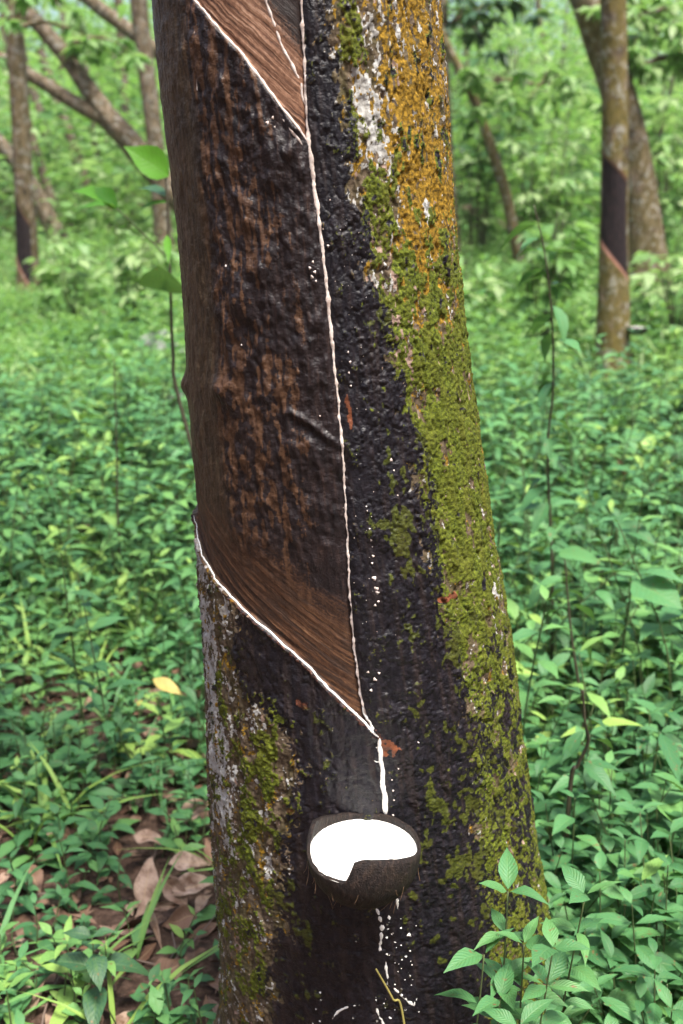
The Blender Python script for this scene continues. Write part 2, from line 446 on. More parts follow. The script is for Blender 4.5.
lichw = -1.75 + .50*right*(1-zt(260,420)) + 2.3*blob(366,108,.020,.040) + 1.6*blob(384,140,.022,.045) + 1.6*blob(400,325,.012,.05) + .9*blob(425,65,.035,.04) + .6*blob(400,25,.04,.04) + 2.1*blob(497,590,.018,.07) + 1.0*blob(510,680,.016,.05) \
     + 3.0*blob(206,640,.022,.14) + 2.6*blob(218,750,.026,.11) + 1.4*blob(232,815,.028,.05) + .9*blob(212,880,.02,.1) + 2.2*blob(258,718,.012,.018) + 1.4*blob(262,862,.025,.014) + 1.1*blob(222,600,.02,.05)
lichen = ss(-.35, .35, lichw + .85*gf_ + .75*G(210,120,207) + .4*gc)*(1-mPan)
spot = ss(-.3,.3, 3.2*blob(427,212,.0075,.0145) - 1.6 + .35*gb + .25*gc); lichen = np.maximum(lichen, spot); orange = orange*(1-spot)
mDark = mDark*(1 - .92*ss(-.4,.4, 2.6*blob(268,760,.030,.055) - 1.3 + .6*ga + .5*gb))
mDark = np.maximum(mDark, (1-mPan)*ss(-.6,.7, -2.0 + right*(1.9*zt(600,760) - 1.5*ss(.19,.225,S)) + .9*ga + .6*gb + .3*gc))
film = ss(-.5,.6, -1.9 + 1.7*blob(412,520,.025,.08) + 1.6*blob(455,630,.03,.06) + 1.7*blob(465,830,.05,.14) + 1.5*blob(300,745,.02,.03) + 1.0*blob(392,560,.012,.05) + .6*blob(385,340,.012,.06) + 1.2*blob(300,930,.03,.1) + .8*ga + .7*gb)*mDark*(1-mPan)*ss(.06,.25, blob(412,520,.03,.09)+blob(455,630,.035,.07)+blob(465,830,.06,.16)+blob(300,745,.025,.035)+blob(392,560,.016,.06)+.7*blob(385,340,.015,.06)+blob(300,930,.03,.1))
def patch(bl, amp, noise): return ss(-.3, .3, amp*bl - 1.5 + .7*noise)*ss(.12, .3, bl)
rust = np.clip(.9*patch(blob(388,748,.010,.010), 3, gb) + .8*patch(blob(447,597,.014,.005), 2.8, gb) + .8*patch(blob(349,408,.003,.018), 2.8, gb) + .5*patch(blob(300,702,.008,.008), 2.4, gb) + .5*patch(blob(290,810,.008,.006), 2.6, gb)
    + .45*ss(.0050,.002,dLow+.0012*gb)*(1-mPan)*(Z > 0), 0, 1)
pinks = ss(-.5,.6, -2.35 + 1.7*blob(398,335,.014,.05) + 1.8*blob(372,240,.016,.035) + .5*blob(400,330,.02,.06) + 1.6*blob(236,930,.014,.05) + .8*G(80,40,208) + .7*ge)*(1-mPan)*.85
# displacement (metres)
d = .0045*fbm(S*5, Z*2.5, 3, 51)
wl = worley(S*95, Z*62, 3); wl2 = worley(S*210, Z*150, 4)
barkz = (1-mPan)
d += barkz*stainfree*(.0042*fbm(S*48, Z*20, 4, 52) + .0016*n3 - .0022*ss(.10,.0,np.abs(fbm(S*38,Z*13,3,53))))
d += barkz*moss*(.0014 + .0015*fbm(S*300,Z*260,3,54) + .0012*fbm(S*90,Z*60,3,64))
d += barkz*lichen*.0006
lump = ss(-.8,1.2,ga)
d += barkz*mDark*(.0003*(1-wl)*lump + .0036*fbm(S*46,Z*17,4,55,.55) - .0013*ss(.10,.0,np.abs(fbm(S*70,Z*26,3,59))) + .0009*fbm(S*170,Z*90,3,58) + .0004*(1-wl2)*ss(-.5,1,gd))
burl = mPan*(1-mUp)*ss(zpx(640), zpx(480), Z)*(1-edge_l*.6)
pb = fbm(S*42, Z*22, 4, 56); 
d += burl*1.1*(.0058*np.maximum(pb+.05,0) + .0017*(1-wl)*lump + .0020*fbm(S*110,Z*80,4,57,.6) + .0014*nv)
d += mPan*(.0007*streak*np.maximum(np.maximum(fLow,mUp),.15) + .0012*streak2*np.maximum(fLow,.3))
d += .007*blob(240,300,.016,.018) + .006*blob(222,390,.02,.02) + .006*blob(184,385,.02,.012)*1.3 + .005*blob(262,270,.012,.012) + .004*blob(290,150,.01,.01)
# diagonal old scar left of the channel
scar = hits([(290,412),(312,425),(338,445)]); dsc = dline(S, Z, scar); d += .0030*np.exp(-(dsc/.004)**2) - .002*np.exp(-(dline(S,Z,scar-np.array([0,.008]))/.005)**2)
# recess of the tapped surface and of the fresh upper panel, groove of the channel
rec = mPan*ss(.30, .0, dLow)
d -= .0060*rec; d -= .0045*mUp*ss(.2,.0,dUp)
d += .0018*np.exp(-(dLow/.004)**2)*barkz
d -= .0030*np.exp(-(dCh/.0045)**2)
d -= .0015*np.exp(-(dline(S,Z,hRUN)/.006)**2)
fl = ss(.25,-.05,Z); d += fl*.018*np.cos(U*5+1)[None]*np.ones_like(Z)
DISP = d
X = cxz(Z) + (rz(Z)+d)*np.sin(S/SR); Yv = cyz(Z) - (rz(Z)+d)*np.cos(S/SR)
TRUNKV = np.stack([X, Yv, Z], -1)
def boxb(a, k):
    for ax_ in (0, 1):
        p = np.concatenate([np.repeat(np.take(a,[0],ax_),k,ax_), a, np.repeat(np.take(a,[-1],ax_),k,ax_)], ax_)
        c = np.cumsum(p, ax_); c = np.concatenate([np.zeros_like(np.take(c,[0],ax_)), c], ax_)
        n_ = a.shape[ax_]; a = (np.take(c, np.arange(2*k+1, 2*k+1+n_), ax_) - np.take(c, np.arange(0, n_), ax_))/(2*k+1)
    return a
DISPS = boxb(boxb(DISP, 2), 2)
def disp_at(s, z):
    j = min(max(np.interp(s/SR, uF, np.arange(len(uF))),0),len(uF)-2); i = min(np.interp(z, zc, np.arange(len(zc))), len(zc)-2); i0, j0 = int(i), int(j); fi, fj = i-i0, j-j0
    g = lambda A: (A[i0,j0]*(1-fi)+A[i0+1,j0]*fi)*(1-fj) + (A[i0,j0+1]*(1-fi)+A[i0+1,j0+1]*fi)*fj
    return max(g(DISPS), g(DISP)-.0008)
def surf(s, z, lift=0.0):
    """displaced surface point and normal direction at (s,z)"""
    u = s/SR; j = np.interp(u, uF, np.arange(len(uF))); i = np.interp(z, zc, np.arange(len(zc)))
    i0 = int(min(i, len(zc)-2)); j0 = int(min(j, len(uF)-2)); fi, fj = i-i0, j-j0
    dd = (DISP[i0,j0]*(1-fi)+DISP[i0+1,j0]*fi)*(1-fj) + (DISP[i0,j0+1]*(1-fi)+DISP[i0+1,j0+1]*fi)*fj
    nrm = np.array([math.sin(u), -math.cos(u), 0.])
    rr = rz(z)+dd+lift
    return np.array([cxz(z)+rr*nrm[0], cyz(z)+rr*nrm[1], z]), nrm
# trunk material
def trunk_material():
    t = NT('rubber_bark'); sz = t.attr('sz','Vector'); st = t.attr('st','Vector')
    A = {k: t.attr(k) for k in ('dark','panel','fresh','brown','moss','orange','lichen','rust','film','pinks','edgel','upper')}
    f1 = t.noise(t.scale(sz,(1,.5,1)), 120, 6, .65); f2 = t.noise(sz, 420, 3); f3 = t.noise(t.scale(sz,(1,.25,1)), 60, 4)
    fh = t.noise(sz, 900, 2)
    def th(v, w=.35, a=.35, b=.65):     # re-break the mask edge with fine noise
        return t.mr(t.math('ADD', v, t.math('MULTIPLY', t.math('SUBTRACT', f2, .5), w*2)), a, b)
    bark = t.ramp(f1, [(.28,(.020,.015,.010)),(.45,(.065,.046,.028)),(.6,(.135,.100,.068)),(.8,(.28,.225,.18))])
    bark = t.mix(t.mr(f3,.45,.7,0,.6), bark, (.07,.065,.02))
    lich = t.ramp(f1, [(.28,(.13,.12,.105)),(.45,(.31,.30,.28)),(.7,(.50,.51,.50))])
    c = t.mix(th(A['lichen']), bark, lich)
    org = t.ramp(t.noise(sz, 260, 4), [(.3,(.045,.030,.006)),(.48,(.17,.100,.010)),(.66,(.34,.20,.020))])
    c = t.mix(th(A['orange']), c, org)
    ms = t.ramp(t.noise(sz, 330, 5, .7), [(.28,(.012,.016,.003)),(.42,(.040,.054,.006)),(.56,(.098,.124,.010)),(.75,(.21,.235,.028))])
    ms = t.mix(t.mr(f3,.4,.7,0,.7), ms, t.mix(.5, ms, (.10,.085,.012)))
    c = t.mix(th(A['moss']), c, ms)
    c = t.mix(th(A['pinks'],.4), c, t.ramp(f1, [(.3,(.13,.08,.06)),(.7,(.36,.26,.21))]))
    blk = t.ramp(f1, [(.3,(.0035,.0033,.0055)),(.52,(.008,.0072,.011)),(.66,(.017,.014,.019)),(.8,(.055,.040,.042))])  # black stain; its bluish tint puts sky reflection into the colour
    blk = t.mix(t.mr(t.noise(t.scale(sz,(130,9,1)), 1, 4, .6), .5, .66, 0, .7), blk, t.mix(f1, (.004,.004,.006), (.05,.034,.030)))
    c = t.mix(th(A['dark'],.25), c, blk)
    c = t.mix(t.math('MULTIPLY', th(A['film'],.5), .75), c, t.mix(.35, ms, (.03,.03,.01)))
    # tapped panel : black base, brown by streak
    stw = t.n('ShaderNodeVectorMath', operation='ADD'); t.l(st, stw.inputs[0]); t.l(t.scale(t.noise(sz, 55, 3, .6, 'Color'), (.02,.006,0)), stw.inputs[1]); st = stw.outputs[0]
    ps = t.mix(.22, t.noise(t.scale(st,(13,380,1)), 1, 7, .66), t.noise(t.scale(sz,(1,.7,1)), 240, 4, .6)); pv = t.noise(t.scale(sz,(230,26,1)), 1, 5, .65)
    pblk = t.ramp(pv, [(.3,(.005,.0045,.006)),(.55,(.018,.012,.013)),(.8,(.060,.036,.028))])
    pbrn = t.ramp(t.math('ADD', t.math('MULTIPLY', pv,.5), t.math('MULTIPLY', f1,.5)), [(.3,(.016,.008,.006)),(.46,(.052,.026,.015)),(.60,(.110,.057,.031)),(.78,(.25,.15,.085))])
    pc = t.mix(th(A['brown'],.4), pblk, pbrn)
    pe = t.ramp(pv, [(.32,(.010,.008,.006)),(.5,(.040,.029,.017)),(.72,(.115,.085,.048))])
    pc = t.mix(t.math('MULTIPLY', A['edgel'], .8), pc, pe)
    pfr = t.ramp(ps, [(.36,(.009,.006,.005)),(.46,(.044,.019,.010)),(.55,(.100,.044,.021)),(.69,(.28,.15,.075))])
    pfr = t.mix(t.mr(t.noise(t.scale(st,(26,130,1)),1,4,.6), .47,.60,0,.85), pfr, (.022,.012,.009))
    pc = t.mix(th(A['fresh'],.3,.2,.8), pc, pfr)
    # upper fresh strip is paler, pinkish
    pup = t.ramp(ps, [(.36,(.030,.014,.010)),(.46,(.130,.058,.032)),(.55,(.26,.13,.075)),(.68,(.56,.37,.26))])
    pud = t.ramp(ps, [(.3,(.006,.005,.007)),(.55,(.022,.013,.011)),(.8,(.10,.055,.035))])
    pup = t.mix(th(A['fresh'],.3), pud, pup)
    pc = t.mix(A['upper'], pc, pup)
    c = t.mix(A['panel'], c, pc)
    c = t.mix(th(A['rust'],.35), c, t.ramp(f1, [(.3,(.06,.018,.009)),(.7,(.25,.085,.04))]))
    wet = t.math('MAXIMUM', A['dark'], A['panel'])
    soft = t.math('MAXIMUM', A['moss'], t.math('MAXIMUM', A['orange'], A['lichen']))
    rough = t.mix(t.math('MULTIPLY', wet, t.math('SUBTRACT', 1., t.math('MULTIPLY', A['fresh'], .6))), (.85,.85,.85), t.ramp(f2, [(.3,(.24,.24,.24)),(.7,(.55,.55,.55))]))
    h = t.math('ADD', t.math('MULTIPLY', f1, t.mr(A['dark'],0,1,1.3,.45)), t.math('ADD', t.math('MULTIPLY', f2, .7), t.math('MULTIPLY', fh, .35)))
    hs = t.math('ADD', t.math('MULTIPLY', ps, 1.2), t.math('MULTIPLY', fh, .3))
    fm = t.math('MAXIMUM', A['fresh'], A['upper'])
    x = t.n('ShaderNodeMix', data_type='FLOAT'); t.set(x.inputs[0], fm); t.set(x.inputs[2], h); t.set(x.inputs[3], hs)
    nor = t.bump(x.outputs[0], .6, .0020)
    t.principled(c, rough, nor, t.mr(wet, 0, 1, .22, .34))
    return t.m
M['trunk'] = trunk_material()
base = (float(cxz(0)), float(cyz(0)), 0.0)
main = empty('rubber_tree', base, 'big leaning rubber tree with black latex stain, moss and a coconut cup in the foreground', 'tree')
fl_ = lambda a: np.asarray(a, np.float32).ravel()
sz3 = np.stack([S, Z, np.zeros_like(S)], -1).reshape(-1,3)
st3 = np.stack([T_, N_, np.zeros_like(S)], -1).reshape(-1,3)
mesh_np('trunk', TRUNKV.reshape(-1,3), grid_faces(len(zc), nU, True), M['trunk'], main, True,
        {'dark': fl_(mDark), 'panel': fl_(mPan), 'fresh': fl_(fresh), 'brown': fl_(brown), 'moss': fl_(moss), 'orange': fl_(orange), 'lichen': fl_(lichen),
         'rust': fl_(rust), 'film': fl_(film), 'pinks': fl_(pinks), 'edgel': fl_(edge_l), 'upper': fl_(mUp), 'sz': sz3, 'st': st3})
# latex on the bark
def latex_material(name, c1, c2, rough):
    t = NT(name); co = obj_co(t); n = t.noise(co, 180, 4)
    c = t.mix(t.mr(n,.3,.7), c1, c2)
    t.principled(c, rough, t.bump(t.noise(co, 420, 3), .4, .001), .5, **{'Subsurface Weight': .15, 'Subsurface Radius': (.004,.003,.002)})
    return t.m
M['latex'] = latex_material('wet_latex', (.80,.79,.76), (.72,.71,.68), .25)
M['latex_old'] = latex_material('dried_latex', (.76,.69,.65), (.46,.36,.31), .5)
def ribbon(pts_h, widths, thick=.35, seed=0, wob=.25, step=.0025, ns=9, side=.0006):
    """half round bead lying on the displaced bark; pts_h (n,2) s,z, widths (half widths, metres)"""
    L = np.concatenate([[0], np.cumsum(np.hypot(*np.diff(pts_h, axis=0).T))]); n = max(4, int(L[-1]/step))
    l = np.linspace(0, L[-1], n); s = np.interp(l, L, pts_h[:,0]); z = np.interp(l, L, pts_h[:,1])
    w = np.interp(l, np.linspace(0, L[-1], len(widths)), widths)
    w = w*(1+wob*fbm(l*150, l*0+seed*3.3, 3, 60+seed)*2)*(1+.6*wob*perlin(l*700, l*0+seed, 66)); w = np.maximum(w, .0003)
    ds = np.gradient(s); dz = np.gradient(z); q = np.hypot(ds,dz)+1e-9; ps_, pz_ = -dz/q, ds/q
    s = s + side*perlin(l*60, l*0+seed, 70)*2; V = np.zeros((n, ns, 3))
    a = np.linspace(0, math.pi, ns)
    for i in range(n):
        fade = min(1, (i+.3)/3, (n-i-.7)/3); dc = disp_at(s[i], z[i])
        for j in range(ns):
            off = math.cos(a[j])*w[i]*fade
            s2, z2 = s[i]+ps_[i]*off, z[i]+pz_[i]*off; rr2 = rz(z2)+dc+math.sin(a[j])*w[i]*2*thick*fade - .0004; u2 = s2/SR
            V[i,j] = (cxz(z2)+rr2*math.sin(u2), cyz(z2)-rr2*math.cos(u2), z2)
    return V.reshape(-1,3), [grid_faces(n, ns)]
def blobm(s, z, rs, rzz, h):
    na, nb = 10, 4; V = []
    for b in range(nb):
        f = b/(nb-1)
        for a in range(na):
            q = a*2*math.pi/na; k = 1+.25*math.sin(q*3+s*900)
            V.append(surf(s+math.cos(q)*rs*(1-f*.98)*k, z+math.sin(q)*rzz*(1-f*.98)*k, h*math.sin(f*math.pi/2)-.0006*(1-f))[0])
    return np.array(V), [grid_faces(nb, na, True)]
v, f = ribbon(hCH, [.0021,.0018,.0022,.0019,.0015,.0013,.0012,.0013,.0016,.0018], .27, 1, .6)
mesh_np('latex_stream', v, f, M['latex_old'], main)
v, f = join_arrays([ribbon(hUP, [.0015,.0012,.0014,.0016,.0014], .35, 2, .5), ribbon(hUP[-3:]-np.array([.003,.006]), [.0012,.0016,.001], .3, 9, .6)])
mesh_np('latex_cut_line', v, f, M['latex_old'], main)
v, f = join_arrays([ribbon(hLOW, [.0010,.0016,.0017,.0015,.0016,.0018,.0017], .38, 3, .3), ribbon(hits([(363,705),(364,716),(371,722),(374,735)]), [.0016,.002,.0018], .4, 13, .3)])
mesh_np('latex_cut_line', v, f, M['latex'], main)
v, f = ribbon(hSEC, [.0013,.0015,.0013,.0017,.0010], .3, 4, .5); mesh_np('latex_trickle', v, f, M['latex_old'], main)
segs = []
for k in range(9):
    a = np.array(hLFT); i = k/9*(len(a)-1); j = (k+.72)/9*(len(a)-1)
    g = lambda t: np.array([np.interp(t, np.arange(len(a)), a[:,0]), np.interp(t, np.arange(len(a)), a[:,1])])
    segs.append(ribbon(np.array([g(i), g((i+j)/2), g(j)]), [.0005,.0009 if k < 4 else .0006,.0005], .25, 20+k, .5))
v, f = join_arrays(segs); mesh_np('latex_trickle', v, f, M['latex_old'], main)
v, f = join_arrays([ribbon(hRUN, [.0022,.0022,.0020,.0024,.0034], .35, 5, .18), ribbon(hits([(376,748),(379,750),(383,753)]), [.002,.003,.001], .3, 7, .3),
                    ribbon(hits([(374,761),(378,763),(384,762)]), [.001,.002,.001], .3, 8, .3)])
mesh_np('latex_stream', v, f, M['latex'], main)
sp = []
for (px, py, r) in [(371,540,1.3),(373,556,1.6),(372,563,1.2),(374,578,2.6),(376,588,2.4),(377,592,2.2),(378,601,1.5),(375,605,1.6),(369,528,1.0),(366,506,.8),(371,516,.7),(375,680,2.2),(371,690,1.6),(368,672,1.6),(379,673,1.6),
                    (313,262,1.4),(310,268,1.7),(315,272,1.6),(312,277,2.0),(316,281,1.2),(328,246,1.5),(323,229,.9),(330,200,.8),(340,230,.7),(273,118,1.6),(268,123,1.7),(275,127,1.0),(241,345,1.0),(226,266,1.4),(320,416,1.0),
                    (348,352,1.3),(350,362,1.5),(349,373,1.2),(351,386,1.2),(393,470,1.1),(391,460,2.0),(397,495,.9),(392,780,1.0),(393,790,1.2),(394,800,1.0),(393,815,1.2),(398,768,.8),(418,742,.9)]:
    s, z = hit(px, py); v, f = blobm(s, z, r*.00105, r*.00125, .0012); mesh_np('latex_drop', v, f, M['latex_old'], main)
rr = random.Random(4)
for k in range(46):
    px = rr.gauss(352,9) + (rr.random() < .3)*12; py = rr.uniform(150, 640); px += (py-380)*.045
    s, z = hit(px, py); q = rr.uniform(.3,.7); sp.append(blobm(s, z, q*.001, q*.0014, .0006))
v, f = join_arrays(sp); tag(mesh_np('latex_specks', v, f, M['latex_old'], main), kind='stuff')
sp = [ribbon(hits([(375,905),(379,914),(382,928),(381,940),(380,958)]), [.0010,.0013,.0016,.0013,.0008], .3, 30, .9),
      ribbon(hits([(386,962),(387,975),(388,985),(394,989),(402,996),(408,1002),(414,1006),(417,998)]), [.0006,.0009,.0007,.0011,.0013,.0016,.0015,.0008], .3, 31, .9),
      ribbon(hits([(408,973),(412,978),(415,986)]), [.0013,.0009,.0007], .3, 32, .5),
      ribbon(hits([(329,1022),(338,1012),(350,1007),(362,1005)]), [.0010,.0013,.0012,.0005], .3, 33, .4),
      ribbon(hits([(376,1006),(380,1016),(384,1030)]), [.0011,.0013,.0011], .3, 34, .5),
      ribbon(hits([(365,907),(373,907),(382,901),(396,893)]), [.0012,.0016,.0016,.0010], .3, 35, .5),
      ribbon(hits([(398,893),(398,902),(397,909)]), [.0016,.0016,.0014], .3, 36, .5), ribbon(hits([(388,912),(389,918),(390,922)]), [.0008,.0018,.0012], .3, 37, .5)]
for v, f in sp: mesh_np('latex_trickle', v, f, M['latex'], main)
sp = []
for (px, py, r) in [(409,935,3.2),(401,928,1.6),(401,945,1.3),(406,957,1.8),(410,951,1.4),(402,960,1.2),(388,929,1.5),(387,938,1.7),(387,955,1.6),(395,985,1.2),(320,993,1.7),(321,1000,1.1),(316,1009,1.2),(376,1000,1.0),(390,1018,2.0),(384,1003,1.0),(412,965,1.0),(419,1012,1.2),(356,942,1.1),(398,972,.9),(405,980,.9),(320,1021,1.6),(313,1023,1.3)]:
    s, z = hit(px, py); v, f = blobm(s, z, r*.0008, r*.0010, .0010); mesh_np('latex_drop', v, f, M['latex'], main)
for k in range(24):
    px = rr.gauss(396,11); py = rr.uniform(905,1024); s, z = hit(px, py); q = rr.uniform(.25,.8); sp.append(blobm(s, z, q*.0011, q*.0013, .0006))
v, f = join_arrays(sp); tag(mesh_np('latex_specks', v, f, M['latex'], main), kind='stuff')

# ------------------------------------------------------------------ coconut cup
cs, cz = hit(361, 852)
cpnt, cn = surf(cs, cz)
Rc = .0605
cyc = cpnt[1] - Rc*.93
cc = at(363.5, 848, cyc)
cup = empty('coconut_shell_cup', cc - np.array([0,0,Rc]), 'broken brown coconut half shell full of white latex fixed to the trunk', 'cup')
NP_, NRW = 96, 22
phi = np.arange(NP_)*2*np.pi/NP_          # 0 = +X, -90deg = towards camera
deg = (np.degrees(phi)+360) % 360
# rim height above latex surface (m)
rim_pts = [(0,.003),(30,.006),(60,.006),(90,.005),(120,.008),(150,.017),(168,.025),(182,.021),(192,.006),(202,-.0020),(225,-.0023),(244,-.0023),(252,-.001),(259,.0200),(268,.0225),(280,.0220),(300,.0195),(320,.0130),(340,.0060),(352,.0035),(360,.003)]
rim = np.interp(deg, *zip(*rim_pts)) + .0012*fbm(np.cos(phi)*4, np.sin(phi)*4, 3, 81)
th_ = .0035
def shellv(Rr, top_in):
    V = np.zeros((NRW, NP_, 3))
    for i in range(NRW):
        f = i/(NRW-1)
        zz = -Rr + (Rr+rim)*(1-np.cos(f*np.pi/2)) if f < 1 else rim+0*phi
        rad = np.sqrt(np.maximum(Rr*Rr - zz*zz, 0))
        rad = np.maximum(rad, .0004)
        fib = .0008*fbm(np.cos(phi)*14, np.sin(phi)*14+zz*40, 3, 82)
        k = 1 + fib/Rr*1.0
        V[i,:,0] = rad*k*np.cos(phi); V[i,:,1] = rad*k*np.sin(phi); V[i,:,2] = zz
    return V
Vo = shellv(Rc, 0); Vi = shellv(Rc-th_, 0)
Vi[-1,:,2] -= .0003
V = np.concatenate([Vo, Vi[::-1]]).reshape(-1,3) + cc
def shell_material():
    t = NT('coconut_shell'); co = obj_co(t)
    n = t.noise(t.scale(co,(1,1,.35)), 260, 5, .7); n2_ = t.noise(co, 40, 3)
    c = t.ramp(n, [(.3,(.005,.004,.004)),(.52,(.018,.012,.011)),(.68,(.055,.036,.028)),(.85,(.20,.15,.12))])
    c = t.mix(t.mr(n2_,.5,.75,0,.5), c, (.035,.022,.012))
    t.principled(c, .6, t.bump(t.math('ADD', n, t.math('MULTIPLY', t.noise(co, 700, 3), .5)), 1., .004), .3); return t.m
M['shell'] = shell_material()
mesh_np('shell', V, grid_faces(2*NRW, NP_, True), M['shell'], cup)
# latex pool: disc with slight meniscus, reaches over the low broken lip
nr_ = 14; Vp = []
for i in range(nr_):
    f = i/(nr_-1)
    rr_ = (Rc - th_*.6)*f
    over = np.interp(deg, [0,193,203,225,244,250,254,360],[0,0,.0019,.0021,.0021,.001,0,0])
    rad = rr_ + over*ss(.8,1,f)
    zz = -.0022 + .0012*ss(.9,1.,f)*np.interp(deg,[0,195,205,250,257,360],[.5,.5,0,0,.5,.5]) - .0008*(f > .99)*np.interp(deg,[0,195,205,246,252,360],[0,0,1,1,0,0])
    Vp.append(np.stack([rad*np.cos(phi), rad*np.sin(phi), zz*np.ones_like(phi)], -1))
Vp = np.array(Vp); Vp[0] *= [0.02,0.02,1]
mesh_np('latex_pool', Vp.reshape(-1,3)+cc, grid_faces(nr_, NP_, True), M['latex'], cup)
# loose coir fibres on the shell
it = []
for k in range(26):
    a = R(rr.uniform(175, 365)); e = R(rr.uniform(-75, -8)); p0 = cc + Rc*1.0*np.array([math.cos(a)*math.cos(e), math.sin(a)*math.cos(e), math.sin(e)])
    nrm = (p0-cc)/Rc; tdir = np.cross(nrm, [0,0,1]); tdir /= np.linalg.norm(tdir); dn = np.cross(nrm, tdir)
    l = rr.uniform(.006,.018); sgn = rr.choice((-1,1)); lf = rr.uniform(.05,.4)
    p1 = p0 + (tdir*sgn*.6*rr.random()-abs(1)*np.sign(dn[2])*dn)*l*.5 + nrm*l*lf*.5; p2 = p1 + (tdir*sgn*.5 - np.sign(dn[2])*dn)*l*.5 + nrm*l*lf
    it.append(tube_arrays(smooth_path([p0,p1,p2],6), .00022, 4))
v, f = join_arrays(it); coir = mesh_np('coir_fibres', v, f, stem_material('coir', (.10,.055,.03), (.22,.13,.07)), cup); tag(coir, kind='stuff')
# thin green stalk leaning on the trunk foot
pA, _ = surf(*hit(376,967), .004); pB, _ = surf(*hit(392,995), .005); pC, _ = surf(*hit(404,1024), .007); pD = np.array([pC[0]+.03, pC[1]-.06, gh(pC[0]+.03, pC[1]-.06)])
v, f = tube_arrays(smooth_path([pA,pB,pC,pD], 24), np.linspace(.0011,.0016,24), 7)
tw = mesh_np('twig', v, f, stem_material('straw_twig', (.30,.24,.07), (.20,.19,.05))); tag(tw, 'thin yellow green twig leaning on the latex stained trunk below the cup', 'twig')

# ------------------------------------------------------------------ ground
xs = np.concatenate([-np.geomspace(60,1.6,50), np.linspace(-1.5,1.5,120), np.geomspace(1.6,60,50)])
ys = np.concatenate([np.linspace(-30,.3,10)[:-1], np.linspace(.3,3.5,140), np.geomspace(3.53,75,150)])
GX, GY = np.meshgrid(xs, ys); GZ = gh(GX, GY) + .010*fbm(GX*9, GY*9, 3, 91)*ss(4,2,GY)
def ground_material():
    t = NT('forest_floor'); co = obj_co(t); n = t.noise(co, 9, 6, .65); n2_ = t.noise(co, 60, 5, .7); n3_ = t.noise(co, 1.3, 3)
    c = t.ramp(n2_, [(.3,(.022,.014,.010)),(.5,(.075,.045,.032)),(.68,(.165,.105,.08)),(.85,(.30,.21,.17))])
    c = t.mix(t.mr(n,.45,.7,0,.7), c, (.05,.030,.022))
    c = t.mix(t.mr(n3_,.52,.70,0,.6), c, (.035,.06,.02))
    t.principled(c, .9, t.bump(n2_, .9, .012), .2); return t.m
g = mesh_np('ground', np.stack([GX,GY,GZ],-1).reshape(-1,3), grid_faces(len(ys), len(xs)), ground_material()); tag(g, kind='structure')

# ------------------------------------------------------------------ other rubber trees
def bark_material():
    t = NT('background_bark'); co = obj_co(t); sz = t.attr('sz','Vector')
    A = {k: t.attr(k) for k in ('panel','cut')}
    n = t.noise(t.scale(co,(1,1,.4)), 22, 6, .65); n2_ = t.noise(co, 9, 4); n3_ = t.noise(co, 50, 3)
    tint = t.attr('tone')
    c = t.ramp(n, [(.32,(.020,.015,.009)),(.46,(.070,.050,.032)),(.60,(.165,.122,.085)),(.76,(.33,.28,.23))])
    c = t.mix(t.math('MULTIPLY', t.mr(n2_,.35,.5), tint), c, t.ramp(n3_, [(.3,(.07,.065,.012)),(.7,(.17,.125,.03))]))
    c = t.mix(t.mr(t.noise(co, 16, 5, .7),.53,.64,0,.6), c, (.36,.36,.33))
    pn = t.ramp(t.noise(t.scale(sz,(1,.2,1)), 90, 4), [(.3,(.006,.004,.006)),(.6,(.020,.012,.014)),(.8,(.06,.034,.028))])
    c = t.mix(A['panel'], c, pn); c = t.mix(A['cut'], c, (.25,.12,.09))
    t.principled(c, .8, t.bump(n, .7, .015), .25); return t.m
M['bark'] = bark_material()
def trunk_arrays(P, rad, ns=28, seed=0, panel=None, flare=True, step=.05):
    """P control points (base first), rad at each; panel=(z_top_left, z_top_right, z_low_left, z_low_right, u0, u1)"""
    Ltot = np.sum(np.linalg.norm(np.diff(P, axis=0), axis=1)); n = int(min(420, max(20, Ltot/step)))
    C = smooth_path(P, n); rr_ = np.interp(np.linspace(0,1,n), np.linspace(0,1,len(rad)), rad)
    L = np.concatenate([[0], np.cumsum(np.linalg.norm(np.diff(C,axis=0),axis=1))])
    if flare: rr_ = rr_*(1+.30*np.exp(-L/.22))
    T = np.gradient(C, axis=0); T /= np.linalg.norm(T,axis=1)[:,None]
    X0 = np.array([1.,0,0]); V = np.zeros((n,ns,3)); pan = np.zeros((n,ns)); cut = np.zeros((n,ns)); szz = np.zeros((n,ns,3))
    a = np.linspace(-math.pi, math.pi, ns, endpoint=False)
    for i in range(n):
        s = X0 - T[i]*(X0@T[i]); s /= np.linalg.norm(s); b = np.cross(T[i], s)     # b ~ +Y for upright
        nz = 1 + .05*perlin(np.cos(a)*1.5+seed, np.sin(a)*1.5+L[i]*2.0, seed) + .035*perlin(a*3.0, L[i]*9+a*0, seed+3)
        r = rr_[i]*nz
        if panel is not None:
            zz = C[i,2]; f = (a-panel[4])/(panel[5]-panel[4]); ins = (f > 0) & (f < 1)
            lo = panel[2] + (panel[3]-panel[2])*f; hi = panel[0] + (panel[1]-panel[0])*f
            inside = ins*ss(lo, lo+.01, zz)*ss(hi, hi-.01, zz); pan[i] = inside
            cut[i] = ins*np.clip(ss(.022,.006,np.abs(zz-lo)) + .6*ss(.02,.005,np.abs(zz-hi)), 0, 1)
            r = r - .008*inside
        V[i] = C[i] + r[:,None]*(np.sin(a)[:,None]*s - np.cos(a)[:,None]*b)
        szz[i,:,0] = a*rr_[i]; szz[i,:,1] = C[i,2]
    F = grid_faces(n, ns, True)
    return V.reshape(-1,3), F, {'panel': pan.ravel(), 'cut': cut.ravel(), 'sz': szz.reshape(-1,3)}
NT_ = [0]
